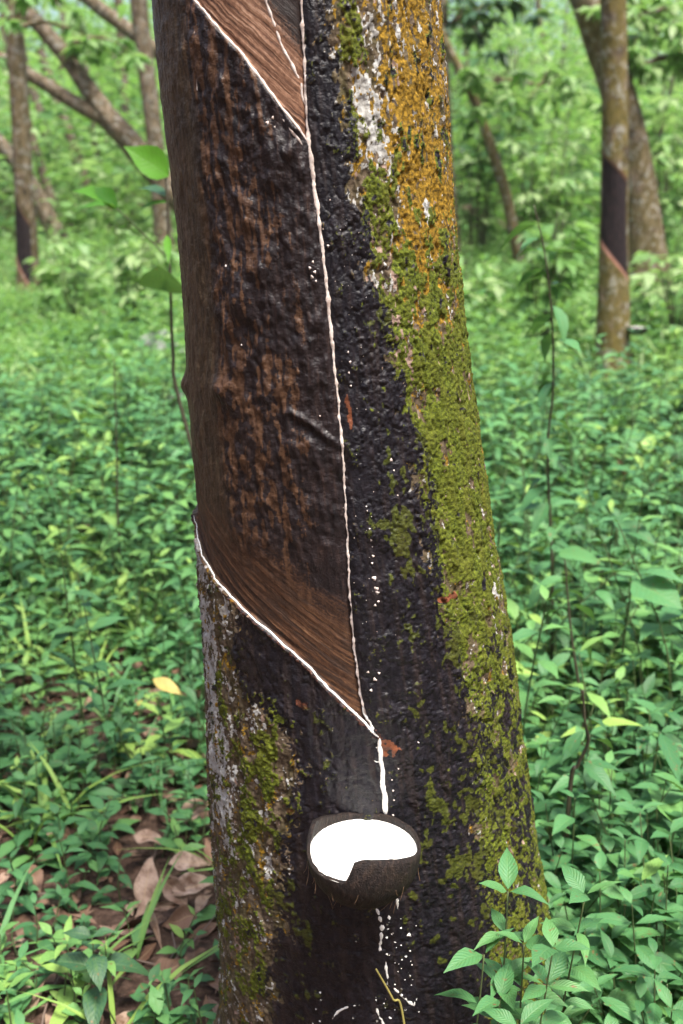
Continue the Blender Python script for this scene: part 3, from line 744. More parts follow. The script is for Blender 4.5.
def tree(label, paths, tone=.3, panel=None, group=None, sink=.08, ns=28):
    """paths: list of (name, [(px,py,Y)...] base first or world pts, [radius px at each]); first is the trunk; its base is dropped to ground"""
    NT_[0] += 1; root = None
    for k, (nm, pts, rpx) in enumerate(paths):
        P = [at(*p) for p in pts]; rad = []
        for p, r in zip(P, rpx):
            v = p-np.array([0,0,CAM_H]); dep = v[1]*CP - v[2]*SP; rad.append(r/FPX*dep)
        if k == 0:
            b = P[0].copy(); dirn = P[0]-P[1]; 
            gz = float(gh(b[0], b[1])); 
            if b[2] > gz:      # extend along its direction down to the ground
                tt = (b[2]-gz+sink)/max(-dirn[2], .15*np.linalg.norm(dirn)); nb = b + dirn*tt; nb[2] = gh(nb[0], nb[1])-sink
                P = [nb]+P; rad = [rad[0]*1.05]+rad
            else: P[0][2] = gz - sink
            root = empty('rubber_tree', (P[0][0], P[0][1], P[0][2]+sink), label, 'tree', group)
        v, f, at_ = trunk_arrays(np.array(P), rad, ns, NT_[0]*7+k, panel if k == 0 else None, k == 0, .05 if panel is None else .012)
        at_['tone'] = np.full(len(v), tone)
        mesh_np(nm, v, f, M['bark'], root, True, at_)
    return root
def zat(px, py, Y): return at(px, py, Y)[2]
YR1 = 7.2
r1 = tree('upright tapped rubber tree with dark panel and small cup, right of the foreground trunk',
     [('trunk', [(612,392,YR1),(613,300,YR1),(614,200,YR1),(615,100,YR1),(613,0,YR1),(608,-200,YR1)], [16.5,15.5,13.5,13,13,11])], .8,
     (zat(602,152,YR1),zat(628,182,YR1),zat(600,240,YR1),zat(628,281,YR1),-1.35,1.0), ns=80)
r2 = tree('thick lichen covered rubber tree leaning left just behind the upright tapped one',
     [('trunk', [(648,300,11),(643,235,11),(634,160,11),(617,90,11),(598,35,11),(580,-20,11),(545,-160,11)], [23,20,17,16.5,16,15,12])], .45)
YL1 = 11.
l1 = tree('slim upright rubber tree with a dark tapped panel at the far left',
     [('trunk', [(29,303,YL1),(27,250,YL1),(23,170,YL1),(19,90,YL1),(13,0,YL1),(5,-160,YL1)], [11.5,10.5,9.5,9.5,8.5,7.5])], .3,
     (zat(16,195,YL1),zat(38,225,YL1),zat(18,255,YL1),zat(38,292,YL1),-1.2,.75), ns=72)
l2 = tree('forked rubber tree leaning steeply left, its two limbs crossing the gap at upper left',
     [('trunk', [(200,222,13),(160,178,13),(128,140,13),(108,118,13)], [13.5,12,12,11.5]),
      ('limb', [(108,118,13),(88,88,13),(62,52,13),(22,6,13),(-30,-50,13)], [10.5,9,8,7.5,6.5]),
      ('limb', [(108,120,13),(84,108,13),(45,84,13),(0,58,13),(-50,30,13)], [8.5,7.5,6.5,6,5.5])], .15)
tree('pale upright rubber tree just left of the big trunk, behind the forked one',
     [('trunk', [(164,240,15),(158,170,15),(149,90,15),(138,-5,15),(130,-140,15)], [9.5,8.5,8.5,8.5,7])], .15)
tree('thin pale rubber tree between the fork and the pale upright trunk',
     [('trunk', [(132,212,21),(127,140,21),(124,80,21),(118,-5,21),(112,-90,21)], [5,4.3,4,4.2,3.5])], .1)
tree('leaning rubber tree whose long bare limb meets the top left edge of the big trunk',
     [('trunk', [(215,82,17),(178,63,17),(154,49,17),(118,22,17),(82,-6,17),(30,-50,17)], [9,7.5,7.5,7,6.5,5.5])], .2)
tree('short leaning rubber trunk at the left edge under the long limb',
     [('trunk', [(46,214,16),(34,190,16),(18,165,16),(0,144,16),(-40,100,16)], [9,8,7.5,7.5,6])], .1)
far = [([(72,200),(62,168),(46,130),(33,92),(22,50)],5.5,24),([(97,218),(84,180),(68,130),(55,95),(40,50)],6,20),([(121,192),(113,165),(104,136),(92,95)],4.5,27),([(10,205),(2,175),(-8,140)],5,22),([(33,180),(16,140),(2,108),(-12,80)],4.5,30),
       ([(68,170),(56,140),(40,105),(30,78)],4,34)]
far += [([(60,225),(48,190),(36,150),(20,95)],5,17),([(108,205),(96,150),(88,90),(84,30)],3.8,22),([(145,215),(136,160),(126,110),(112,50)],4.2,24),([(50,190),(58,140),(62,80),(64,0)],3.6,28),([(185,205),(182,150),(176,90),(172,20)],4,30),([(20,215),(12,150),(6,80),(2,0)],4,32),([(140,190),(118,140),(98,85),(85,20)],3.5,36),([(470,150),(468,90),(464,20),(462,-20)],3.5,30),([(560,150),(552,90),(540,20),(536,-20)],3.5,32),([(668,140),(660,80),(650,10)],4,30)]
lab = ['far leaning rubber tree seen between the slim left tree and the fork','pale leaning rubber tree below the fork of the leaning limbs','short far rubber trunk right of the pale leaning one','far thin rubber trunk in the shrubs at the left edge','distant slanting rubber trunk behind the slim left tree','most distant slanting rubber trunk under the two limbs','low slanting trunk between the slim left tree and the fork base','upright thin trunk seen through the fork of the two limbs','slanting trunk just left of the pale upright tree base','far straight thin trunk above the crossing of the limbs','far upright trunk touching the left edge of the big trunk','far upright thin trunk at the extreme left corner','faint slanting trunk crossing behind the pale upright tree','faint upright trunk just right of the big trunk top','faint trunk between the thin brown tree and the tapped tree','faint trunk right of the thick leaning tree']
for (pts, r, Y), lb in zip(far, lab): tree(lb, [('trunk', [(x,y,Y) for x,y in pts], np.linspace(r, r*.75, len(pts)))], .05, ns=18)
brown = tree('thin brown rubber tree leaning left in the gap right of the big trunk',
     [('trunk', [(514,235,12),(506,195,12),(492,150,12),(472,95,12),(447,45,12),(425,-5,12)], [5.5,5.5,5.2,4.5,4,3.5])], .6, ns=18)
grey = tree('slim grey rubber tree half hidden behind the right edge of the big trunk',
     [('trunk', [(454,240,13),(449,170,13),(445,90,13),(442,0,13),(439,-100,13)], [6,5.5,5.5,5.5,5])], .2, ns=18)
def branch(root, pts, Y, rpx, tone, n, seed, L=.17, mat=None, spread=.28):
    r_ = random.Random(seed); P = smooth_path([at(px,py,Y) for px,py in pts], 12); it = [tube_arrays(P, np.linspace(rpx,rpx*.4,12)/FPX*Y, 6)]; lv = Leaves()
    for b_ in range(n):
        i = r_.randint(3,11); q = P[i]+np.array([r_.gauss(0,spread), r_.gauss(0,spread), r_.gauss(-.05,spread*.6)]); it.append(tube_arrays(smooth_path([P[i],(P[i]+q)/2+[0,0,.05],q],5), np.linspace(.008,.003,5), 4, False))
        for w_ in range(5):
            a = r_.uniform(0,6.28)
            for dw in (-.7,0,.7):
                e = r_.uniform(-.7,.1); d_ = np.array([math.cos(a+dw)*math.cos(e), math.sin(a+dw)*math.cos(e), math.sin(e)]); l = L*r_.uniform(.7,1.2)
                lv.add(q+d_*.02, d_, (r_.gauss(0,.3),r_.gauss(0,.3),1), l, l*.44, min(1,max(0,tone+r_.gauss(0,.15))), r_.uniform(.1,.4), .25, .3, 0)
    v, f = join_arrays(it); v_ = np.array(v); mesh_np('limb', v_, f, M['bark'], root, True, {'tone': np.full(len(v_),.3), 'panel': np.zeros(len(v_)), 'cut': np.zeros(len(v_)), 'sz': v_})
    lv.build('crown', mat or M['leaf_far'], root, 'mid')
branch(r2, [(598,35),(640,15),(690,5)], 11, 4, .85, 16, 1, .20)
branch(r2, [(617,90),(650,62),(695,50)], 11, 4, .75, 14, 2, .20)
branch(grey, [(442,30),(470,12),(505,4)], 13, 3, .0, 14, 3, .24, M['leaf_dark'])
branch(brown, [(472,95),(500,80),(540,85)], 12, 3, .8, 14, 4, .22)
branch(l2, [(62,52),(80,40),(105,38)], 13, 3, .7, 12, 5, .22)
branch(l1, [(15,30),(40,22),(70,28)], 11, 3, .6, 5, 6, .18)
# small cup on the tapped tree at right: half shell, rim, dark inside
def small_cup(c, Rr, label):
    ns, nz = 20, 8; Vv = []
    for i in range(nz):
        a = i/(nz-1)*math.pi/2; Vv.append([(Rr*max(math.sin(a),.01)*math.cos(q), Rr*max(math.sin(a),.01)*math.sin(q), -Rr*.75*math.cos(a)) for q in np.arange(ns)*2*math.pi/ns])
    for i in range(nz):
        a = (nz-1-i)/(nz-1)*math.pi/2; q_ = Rr*.9; Vv.append([(q_*max(math.sin(a),.01)*math.cos(q), q_*max(math.sin(a),.01)*math.sin(q), .002-q_*.70*math.cos(a)) for q in np.arange(ns)*2*math.pi/ns])
    root = empty('coconut_shell_cup', c - np.array([0,0,Rr*.75]), label, 'cup')
    mesh_np('shell', np.array(Vv).reshape(-1,3)+c, grid_faces(2*nz, ns, True), M['shell'], root)
    q = np.arange(ns)*2*math.pi/ns; pool = np.vstack([np.stack([Rr*.86*np.cos(q), Rr*.86*np.sin(q), np.full(ns,-.004)],-1), [[0,0,-.004]]])+c
    k = np.arange(ns); mesh_np('latex_pool', pool, np.stack([k,(k+1)%ns,np.full(ns,ns)],-1), M['latex'], root)
small_cup(at(638,327,YR1-.10), .075, 'small dark coconut cup with pale latex on the side of the upright tapped tree')

# ------------------------------------------------------------------ undergrowth (uncountable mass)
def clear(x, y):
    """0 where plants should be sparse"""
    # bare litter patch at lower left and foot of the tree
    bare = np.exp(-(((x+.36)/.26)**2+((y-1.58)/.46)**2))
    bare = np.maximum(bare, .85*np.exp(-(((x+.80)/.30)**2+((y-1.55)/.32)**2)))
    bare = np.maximum(bare, .55*np.exp(-(((x+.62)/.35)**2+((y-2.35)/.35)**2)))
    return 1-bare
def trunk_clear(x, y, m=.26): return np.hypot(x-base[0], y-base[1]) > m
PR = random.Random(21)
def scatter(n, y0, y1, hw, power=1.0):
    out = []
    while len(out) < n:
        y = (y0**power + PR.random()*(y1**power-y0**power))**(1/power)
        x = PR.uniform(-hw(y), hw(y))
        out.append((x, y))
    return out
# near mass 1.25 - 5.5 m
lv = Leaves(); stems = []
for x, y in scatter(8200, 1.22, 5.6, lambda y: .42*y+.12, 1.35):
    if not trunk_clear(x, y): continue
    c = float(clear(x, y))
    if PR.random() > c**1.6*.95+.05: continue
    clump = float(fbm(x*1.7, y*1.7, 3, 101)); hgt = PR.uniform(.06,.26)*(1+.9*clump)*(1 if y > 1.8 else .85); hgt = max(.03, hgt)
    if x > .3: hgt *= 1.35
    if c < .6: hgt *= .5
    z0 = float(gh(x,y)); lean = np.array([PR.gauss(0,.18), PR.gauss(0,.18), 1.])
    path = np.array([[x,y,z0]+lean*hgt*t for t in (0,.33,.66,1)]); path[1:,0] += PR.gauss(0,.01)
    tone = float(np.clip(.53 + .50*float(fbm(x*2.1+4, y*2.1, 2, 103)) + PR.gauss(0,.17), .02, .95))
    kind = PR.random()
    if PR.random() < .03: tone = .97
    gs = 1 + .45*float(ss(2.4, 4.5, y))
    if PR.random() < (.07 if y < 3.2 else .16) and c > .7 and y > 1.7:
        hgt = PR.uniform(.28,.62); path = smooth_path([(x,y,z0),(x+PR.gauss(0,.03),y,z0+hgt*.5),(x+PR.gauss(0,.08),y+PR.gauss(0,.05),z0+hgt)], 10)
        stems.append(tube_arrays(path, np.linspace(.0026,.0013,10), 5, False)); herb_leaves(lv, path, PR.randint(5,8), PR.uniform(.05,.10)*gs, 2, .35, (max(0,tone-.2),tone+.14), .38, .5, start=.3, rnd=PR); continue
    if y < 4: stems.append(tube_arrays(path, np.linspace(.0016,.0010,len(path)), 4, False))
    if kind < .62: herb_leaves(lv, path, PR.randint(2,4), PR.choice((.032,.045,.058,.072,.090,.105))*gs*PR.uniform(.85,1.15)*(.75 if c < .6 else 1)*(1+.30*(x > .2)), 2, .25, (tone-.16,tone+.16), .46, .25, rnd=PR)
    elif kind < .80: herb_leaves(lv, path, PR.randint(2,3), PR.uniform(.06,.115)*(.7 if c < .6 else 1), 2, .35, (tone-.1,tone+.16), .36, .6, rnd=PR)
    elif kind < .88: herb_leaves(lv, path, PR.randint(2,3), PR.uniform(.022,.04), 3, .1, (tone,tone+.22), .75, -.5, rnd=PR)
    else:
        for q in range(PR.randint(4,8)):   # grass blade
            a = PR.uniform(0,6.28); e = PR.uniform(.6,1.3); dd = np.array([math.cos(a)*math.cos(e), math.sin(a)*math.cos(e), math.sin(e)])
            l = PR.uniform(.10,.22); lv.add((x,y,z0), dd, (-dd[0],-dd[1],.4), l, l*.06, tone+PR.uniform(.05,.25), PR.uniform(.25,.7), .5, .3, PR.uniform(-.5,.5))
o = lv.build('ground_herbs', M['leaf'], kind='mid'); tag(o, 'dense low green herbs covering the plantation floor around the trunk', 'undergrowth', kind='stuff')
v, f = join_arrays(stems); o = mesh_np('herb_stems', v, f, M['stem']); tag(o, 'thin stems of the low herbs covering the plantation floor', 'undergrowth', kind='stuff')
# middle 5.5 - 17 m
lv = Leaves()
for x, y in scatter(13000, 5.4, 17, lambda y: .40*y+.3, 1.25):
    hgt = PR.uniform(.12,.42)*(1+.8*float(fbm(x*.8, y*.8, 3, 111))); z0 = float(gh(x,y)); hgt = max(.06,hgt)
    if math.hypot(x-r1.location.x, y-r1.location.y) < .25: continue
    if y < 7.4 and abs(x/y - .27) < .06:
        hgt *= .25
        if PR.random() < .6: continue
    if 6 < y < 11.2 and abs(x/y + .30) < .06: hgt *= .45
    lean = np.array([PR.gauss(0,.2), PR.gauss(0,.2), 1.]); path = np.array([[x,y,z0]+lean*hgt*t for t in (0,.5,1)])
    tone = float(np.clip(.55 + .60*float(fbm(x*.9+4, y*.9, 2, 113)) + PR.gauss(0,.19), .02, 1.))
    if PR.random() < .8: herb_leaves(lv, path, PR.randint(2,4), PR.choice((.07,.09,.12,.15,.19))*PR.uniform(.8,1.15), PR.choice((2,2,3)), .25, (tone-.14,tone+.14), .46, .2, rnd=PR)
    else:
        for q in range(6):
            a = PR.uniform(0,6.28); e = PR.uniform(.6,1.3); dd = np.array([math.cos(a)*math.cos(e), math.sin(a)*math.cos(e), math.sin(e)])
            l = PR.uniform(.2,.4); lv.add((x,y,z0), dd, (-dd[0],-dd[1],.4), l, l*.06, tone+.15, PR.uniform(.25,.7), .5, .3, 0)
o = lv.build('mid_undergrowth', M['leaf_far'], kind='low'); tag(o, 'soft green undergrowth spreading between the trees behind the trunk', 'undergrowth', kind='stuff')
# far hillside
lv = Leaves()
for x, y in scatter(12500, 16, 62, lambda y: .40*y+1, 1.3):
    z0 = float(gh(x,y)); big = PR.random(); hh = PR.uniform(.2,.7) if big < .8 else PR.uniform(.8,3.2)*(1+.9*(y > 30))
    tone = float(np.clip(.63 + .95*float(fbm(x*.25, y*.25, 2, 121)) + PR.gauss(0,.16), .05, 1.))
    nl = 7 if big < .8 else 26; rad = .28 if big < .8 else .7
    for q in range(nl):
        p = np.array([x+PR.gauss(0,rad), y+PR.gauss(0,rad), z0+hh*PR.uniform(.35,1.05)])
        a = PR.uniform(0,6.28); e = PR.uniform(-.4,.5); dd = np.array([math.cos(a)*math.cos(e), math.sin(a)*math.cos(e), math.sin(e)])
        l = PR.choice((.12,.18,.25,.34)); lv.add(p, dd, (PR.gauss(0,.35),PR.gauss(0,.35),1), l, l*.5, tone+PR.uniform(-.15,.15), PR.uniform(.1,.4), .2, .1, 0)
o = lv.build('hillside_foliage', M['leaf_far'], kind='low'); tag(o, 'pale blurred foliage covering the rising hillside in the distance', 'foliage', kind='stuff')

# ------------------------------------------------------------------ shrubs and saplings of broad leaves behind (countable)
def shrub(name, loc, hgt, rad, nst, L, tone, mat, label, cat, group=None, trif=True, seed=0, kind='mid'):
    r_ = random.Random(seed); root = empty(name, loc, label, cat, group); lv = Leaves(); it = []
    for s_ in range(nst):
        a = r_.uniform(0,6.28); rr2 = rad*math.sqrt(r_.random()); h = hgt*r_.uniform(.6,1.05)
        top = np.array(loc)+np.array([math.cos(a)*rr2, math.sin(a)*rr2, h]); b0 = np.array(loc)+np.array([math.cos(a)*rr2*.12, math.sin(a)*rr2*.12, -.02])
        P = smooth_path([b0, (b0*.5+top*.5)+np.array([0,0,.06*h]), top], 10); it.append(tube_arrays(P, np.linspace(.010,.003,10)*min(1,hgt), 5))
        for k in range(r_.randint(4,7)):
            f = r_.uniform(.45,1); p = P[min(9,int(f*9))]; aa = r_.uniform(0,6.28); e = r_.uniform(.0,.6)
            d = np.array([math.cos(aa)*math.cos(e), math.sin(aa)*math.cos(e), math.sin(e)]); q = p + d*L*r_.uniform(.5,1.2)
            it.append(tube_arrays(np.array([p,(p+q)/2+[0,0,.01],q]), .0018, 4, False))
            for w in ((-.75,0,.75) if trif else (0,)):
                ee = r_.uniform(-.45,.15); d2 = np.array([math.cos(aa+w)*math.cos(ee), math.sin(aa+w)*math.cos(ee), math.sin(ee)])
                l = L*r_.uniform(.75,1.2); lv.add(q, d2, (r_.gauss(0,.25), r_.gauss(0,.25), 1), l, l*.44, min(1,max(0,tone+r_.gauss(0,.14))), r_.uniform(.1,.45), r_.uniform(.1,.35), .3, r_.uniform(-.3,.3))
    v, f = join_arrays(it); mesh_np('stem', v, f, M['stem_dark'], root); lv.build('foliage', mat, root, kind)
    return root
SHR = [(470,250,9,.6,.3,.11,.8,'low bright shrub close to the right edge of the big trunk above the herbs'),
       (487,18,14,1.5,.5,.17,-.1,'dark leafy sapling crown beside the top right edge of the big trunk'),
       (530,150,13,.9,.4,.12,.75,'bright green rubber seedling in front of the thin leaning brown tree'),
       (545,215,8.2,.7,.35,.12,.55,'leafy seedling standing mid way between big trunk and tapped tree'),
       (478,135,14,.9,.5,.12,.8,'pale green shrub tight against the right side of the big trunk'),
       (560,95,13,1.2,.6,.15,.70,'rounded green shrub left of the forked looking right trees'),
       (668,70,13,1.4,.5,.15,.85,'yellow green shrub at upper right corner beyond the thick leaning tree'),
       (676,140,12.5,1.0,.5,.13,.62,'green shrub right of the thick leaning tree halfway up'),
       (688,225,8.5,.8,.45,.12,.78,'low pale shrub at the right edge beside the lichen covered tree'),
       (540,30,15,1.6,.7,.17,.80,'tall pale shrub at the top between the big trunk and right trees'),
       (640,20,14,1.5,.6,.16,.75,'bright shrub crown above the thick leaning tree at upper right'),
       (120,225,9,.55,.35,.11,.80,'pale green shrub under the forked leaning tree'),
       (75,240,9.5,.5,.35,.11,.70,'low shrub right of the slim tree at the far left'),
       (60,110,22,2.2,.9,.20,.55,'distant shrub behind the two leaning limbs'),
       (10,120,20,2.0,.8,.20,.25,'dark distant shrub at the left edge under the limb'),
       (100,40,25,2.5,1.0,.22,.75,'distant pale shrub above the fork at upper left'),
       (170,130,20,1.8,.7,.18,.70,'distant shrub against the left edge of the big trunk')]
for k, (px,py,Y,h,rd,L,tn,lb) in enumerate(SHR):
    p = at(px,py,Y); gz = float(gh(p[0],p[1])); hh = max(h*.5, p[2]-gz)
    shrub('shrub', (p[0],p[1],gz), hh, rd, 9, L*1.6, min(1,tn+.1), M['leaf_far'], lb, 'shrub', 'shrubs among the trees behind', True, 300+k)
# young rubber trees on the hillside beyond : thin stem and loose crown, fill the top of the view
YT = [(30,45,26),(75,20,30),(110,70,32),(150,15,24),(5,15,34),(55,75,38),(475,60,24),(510,95,20),(560,40,26),(590,70,34),(655,40,24),(530,10,34),(680,95,18),(670,10,32),(460,15,30),(130,45,40),(90,60,44),(600,20,42)]
tlab = ['far left corner','between the limbs at upper left','by the pale upright trunk','touching the top left of the big trunk','at the extreme upper left edge','beyond the fork','right of the big trunk near the top','above the thin leaning brown tree','left of the thick leaning tree top','behind the upright tapped tree top','upper right beyond the thick leaning tree','top middle of the right gap','right edge below the upper corner','extreme upper right corner','hard against the big trunk top right edge','behind the thin pale trunk','behind the forked limbs, far up the slope','high on the slope between the right trees']
for k, ((px,py,Y), tl) in enumerate(zip(YT, tlab)):
    p = at(px,py,Y); gz = float(gh(p[0],p[1])); top = max(p[2]-gz, 1.5); r_ = random.Random(500+k)
    root = empty('young_tree', (p[0],p[1],gz), 'leafy young tree on the far slope '+tl, 'tree', 'young trees on the far slope')
    P = smooth_path([(p[0],p[1],gz-.1),(p[0]+r_.uniform(-.3,.3),p[1],gz+top*.5),(p[0]+r_.uniform(-.4,.4),p[1],gz+top+.8)], 14)
    it = [tube_arrays(P, np.linspace(.055,.02,14), 7)]; lv = Leaves(); tone = r_.uniform(.35,.95); cr = .045*Y
    for b_ in range(10):
        i = r_.randint(5,13); a = r_.uniform(0,6.28); q = P[i]+np.array([math.cos(a)*cr*r_.uniform(.4,1), math.sin(a)*cr*r_.uniform(.4,1), r_.uniform(-.2,.6)])
        it.append(tube_arrays(smooth_path([P[i],(P[i]+q)/2+[0,0,.1],q],5), np.linspace(.018,.006,5), 4, False))
        for c_ in range(34):
            pp = q + np.array([r_.gauss(0,.32),r_.gauss(0,.32),r_.gauss(0,.22)])*cr*.9; aa = r_.uniform(0,6.28); e = r_.uniform(-.6,.3)
            dd = np.array([math.cos(aa)*math.cos(e), math.sin(aa)*math.cos(e), math.sin(e)]); l = r_.uniform(.15,.26)
            lv.add(pp, dd, (r_.gauss(0,.3),r_.gauss(0,.3),1), l, l*.48, min(1,max(0,tone+r_.gauss(0,.18))), .3, .2, .2, 0)
    v, f = join_arrays(it); mesh_np('trunk', v, f, M['stem_dark'], root); lv.build('crown', M['leaf_far'], root, 'low')

# ------------------------------------------------------------------ near plants, one by one
def herb_plant(name, top_px, hgt, nodes, L, label, group=None, tint=(.25,.55), lean=(0,0), Y=None, mat=None, whorl=2, ratio=.42, shape=.35, seed=0, droop=.3, start=.3, nstem=1, rad=.0016, ts=True):
    r_ = random.Random(900+seed)
    top = at(*top_px, Y) if Y else at_z(*top_px, hgt)
    bx, by = top[0]+lean[0], top[1]+lean[1]; root = None; it = []; lv = Leaves()
    for s_ in range(nstem):
        b0 = np.array([bx+r_.gauss(0,.012)*(s_ > 0), by+r_.gauss(0,.012)*(s_ > 0), 0.]); b0[2] = float(gh(b0[0], b0[1]))
        tp = top if s_ == 0 else top + np.array([r_.gauss(0,.05), r_.gauss(0,.05), -r_.uniform(.02,.09)])
        if root is None: root = empty(name, b0, label, 'plant', group)
        mid = b0*.5+tp*.5 + np.array([r_.gauss(0,.012), r_.gauss(0,.012), 0])
        P = smooth_path([b0-np.array([0,0,.01]), mid, tp], 20); it.append(tube_arrays(P, np.linspace(rad,rad*.55,20), 6))
        herb_leaves(lv, P, nodes, L, whorl, droop, tint, ratio, shape, start, ts, .25, .35, r_)
    v, f = join_arrays(it); mesh_np('stem', v, f, M['stem'], root); lv.build('foliage', mat or M['leaf_near'], root, 'hi')
    return root
herb_plant('herb_plant', (508,892), .3, 8, .045, 'fresh green pointed herb in front of the trunk, the tallest of those overlapping its foot', tint=(.45,.68), Y=.92, seed=1, start=.30, lean=(.025,.02), ts=False, whorl=3, nstem=3)
herb_plant('herb_plant', (524,945), .2, 6, .046, 'pointed green herb in front of the trunk foot just below its taller twin', tint=(.40,.65), Y=.90, seed=2, start=.4, lean=(.015,.02), ts=False, whorl=3, nstem=3)
herb_plant('herb_plant', (500,1000), .2, 5, .046, 'low pointed herb overlapping the black stain at the lower right of the trunk', tint=(.3,.55), Y=.88, seed=3, start=.5, ts=False)
herb_plant('herb_plant', (484,955), .2, 5, .044, 'slim pointed herb standing furthest left before the black stain at lower right', tint=(.40,.65), Y=.90, seed=5, start=.45, lean=(.02,.02), ts=False, whorl=2)
herb_plant('herb_plant', (548,985), .2, 6, .046, 'pointed herb hugging the mossy right edge of the trunk at the bottom of the view', tint=(.3,.6), Y=.93, seed=4, start=.5, ts=False)
NR = [(575,798,.34,7,.062),(562,850,.28,5,.055),(600,872,.30,6,.060),(585,930,.26,5,.058),(632,905,.30,6,.062),(612,960,.24,5,.06),(655,955,.28,5,.06),(668,865,.32,6,.062),(640,812,.34,6,.06),(612,770,.33,6,.055),(668,770,.33,6,.06),(560,975,.22,4,.055),(640,1000,.22,4,.058),(592,1005,.2,4,.05),(672,1010,.24,4,.06),(548,905,.24,4,.05),(625,840,.32,5,.06),(590,735,.34,6,.055),(650,715,.36,6,.06),(548,740,.30,5,.05)]
for k, (px,py,h,n,L) in enumerate(NR):
    herb_plant('herb_plant', (px,py), h, n+1, L*1.15, 'leafy green herb with opposite pointed leaves in the thicket right of the trunk foot', 'herbs in the thicket at lower right', (.25,.66), (PR.uniform(-.03,.03), PR.uniform(-.02,.05)), seed=20+k, nstem=2)
NL = [(35,905,.10,3,.045),(20,960,.10,3,.05),(150,985,.10,3,.05),(60,840,.14,4,.05),(110,800,.15,4,.05),(25,780,.15,4,.055),(70,735,.16,4,.055),(140,745,.15,4,.05),(185,770,.14,3,.05),(195,935,.06,2,.035),(190,1000,.07,3,.045),(120,860,.08,3,.04),(10,860,.13,4,.05)]
for k, (px,py,h,n,L) in enumerate(NL):
    herb_plant('herb_plant', (px,py), h, n, L*1.15, 'small green herb rising from the leaf litter at lower left of the trunk', 'small herbs at lower left', (.15,.55), (PR.uniform(-.02,.02), 0), seed=60+k, start=.35, nstem=2)
herb_plant('herb_plant', (92,938), .17, 4, .085, 'dark green broad leaved herb with a pale young tip at the bottom left', tint=(.2,.9), seed=90, mat=M['leaf_dark'], ratio=.5, start=.45, droop=.45)
herb_plant('herb_plant', (105,945), .16, 2, .05, 'pale green shoot amid the dark broad leaves at the bottom left', tint=(.7,.95), seed=91, start=.75)
# tall thin stalk plants right of the trunk
def stalk_plant(pts, Y, label, n, L, tint, seed, tip=None, mat=None):
    r_ = random.Random(seed); P = [at(px,py,Y) for px,py in pts]; b = P[-1].copy(); b[2] = gh(b[0],b[1])-.01; P = [b]+P[::-1]
    C = smooth_path(P, 60); root = empty('stalk_plant', (b[0],b[1],b[2]+.01), label, 'plant'); v, f = tube_arrays(C, np.linspace(.0045,.0014,60), 6); mesh_np('stem', v, f, M['stem_dark'], root)
    lv = Leaves()
    for k in range(n):
        i = int(8+50*(k+r_.random())/n); a = r_.uniform(0,6.28); e = r_.uniform(-.5,.3); d = np.array([math.cos(a)*math.cos(e), math.sin(a)*math.cos(e), math.sin(e)])
        l = L*r_.uniform(.5,1.2); lv.add(C[min(i,59)]+d*.008, d, (r_.gauss(0,.2),r_.gauss(0,.2),1), l, l*.42, r_.uniform(*tint), r_.uniform(.2,.6), .25, .3, r_.uniform(-.3,.3))
    lv.build('foliage', mat or M['leaf_near'], root, 'mid'); return root
stalk_plant([(534,205),(545,255),(552,320),(553,390),(548,440),(549,500),(552,560),(552,640)], 2.3, 'tall thin dark stalk with sparse small leaves right of the big trunk', 46, .085, (.15,.6), 41)
stalk_plant([(583,690),(585,722),(588,742),(578,765),(570,790)], 1.45, 'crooked brown stalk with hanging oval leaves above the lower right thicket', 9, .065, (.1,.35), 42)
stalk_plant([(565,560),(568,600),(572,640),(578,680),(584,720)], 1.9, 'upright green stalk with narrow leaves beside the crooked brown stalk', 14, .07, (.2,.6), 43)
stalk_plant([(114,360),(116,420),(117,470),(118,520)], 2.9, 'thin upright stalk in the herbs left of the big trunk', 10, .06, (.2,.6), 44)
# left sapling with big bright leaves
sp_ = [at(166,178,2.6), at(170,270,2.6), at(173,350,2.6), at(183,415,2.6)]; b = at(258,640,2.6); b[2] = gh(b[0],b[1])-.01
C = smooth_path([b]+sp_[::-1], 40); sap = empty('seedling', (b[0],b[1],b[2]+.01), 'slender seedling with a few large bright green leaves left of the big trunk', 'plant')
v, f = tube_arrays(C, np.linspace(.006,.0028,40), 7); mesh_np('stem', v, f, M['stem_dark'], sap)
def single_leaf(name, a, bpt, Wd, tint, mat, parent=None, up=(0,-.55,.8), curl=.2, fold=.3, shape=0., kind='hi', tw=0.):
    a = np.array(a); bpt = np.array(bpt); L = np.linalg.norm(bpt-a); lv = Leaves(); lv.add(a, bpt-a, up, L, Wd, tint, curl, fold, shape, tw)
    return lv.build(name, mat, parent, kind)
single_leaf('leaf', at(169,176,2.6), at(126,144,2.55), .085, .75, M['leaf_bright'], sap, (.2,-.9,.4), .15)
single_leaf('leaf', at(167,235,2.6), at(168,258,2.5), .02, .75, M['leaf_bright'], sap)
stk = smooth_path([at(168,258,2.6), at(150,240,2.6), at(116,208,2.55)], 10); v, f = tube_arrays(stk, .0022, 6); mesh_np('leaf_stalk', v, f, M['stem'], sap)
single_leaf('leaf', at(116,208,2.55), at(78,182,2.45), .07, .65, M['leaf_bright'], sap, (.1,-.6,.8), .2)
single_leaf('leaf', at(120,206,2.55), at(66,200,2.6), .035, .5, M['leaf_bright'], sap, (0,-.4,.9), .2)
single_leaf('leaf', at(117,208,2.55), at(96,184,2.5), .06, .3, M['leaf_bright'], sap, (.5,-.7,.6), .3)
single_leaf('leaf', at(166,196,2.6), at(130,176,2.7), .05, .1, M['leaf_dark'], sap, (0,-.3,1), .25)
single_leaf('leaf', at(169,202,2.6), at(132,204,2.6), .03, .3, M['leaf_bright'], sap, (0,-.4,1), .25)
single_leaf('leaf', at(168,292,2.6), at(160,258,2.45), .125, .6, M['leaf_dark'], sap, (0,-1,.2), -.1, .25, -.6)
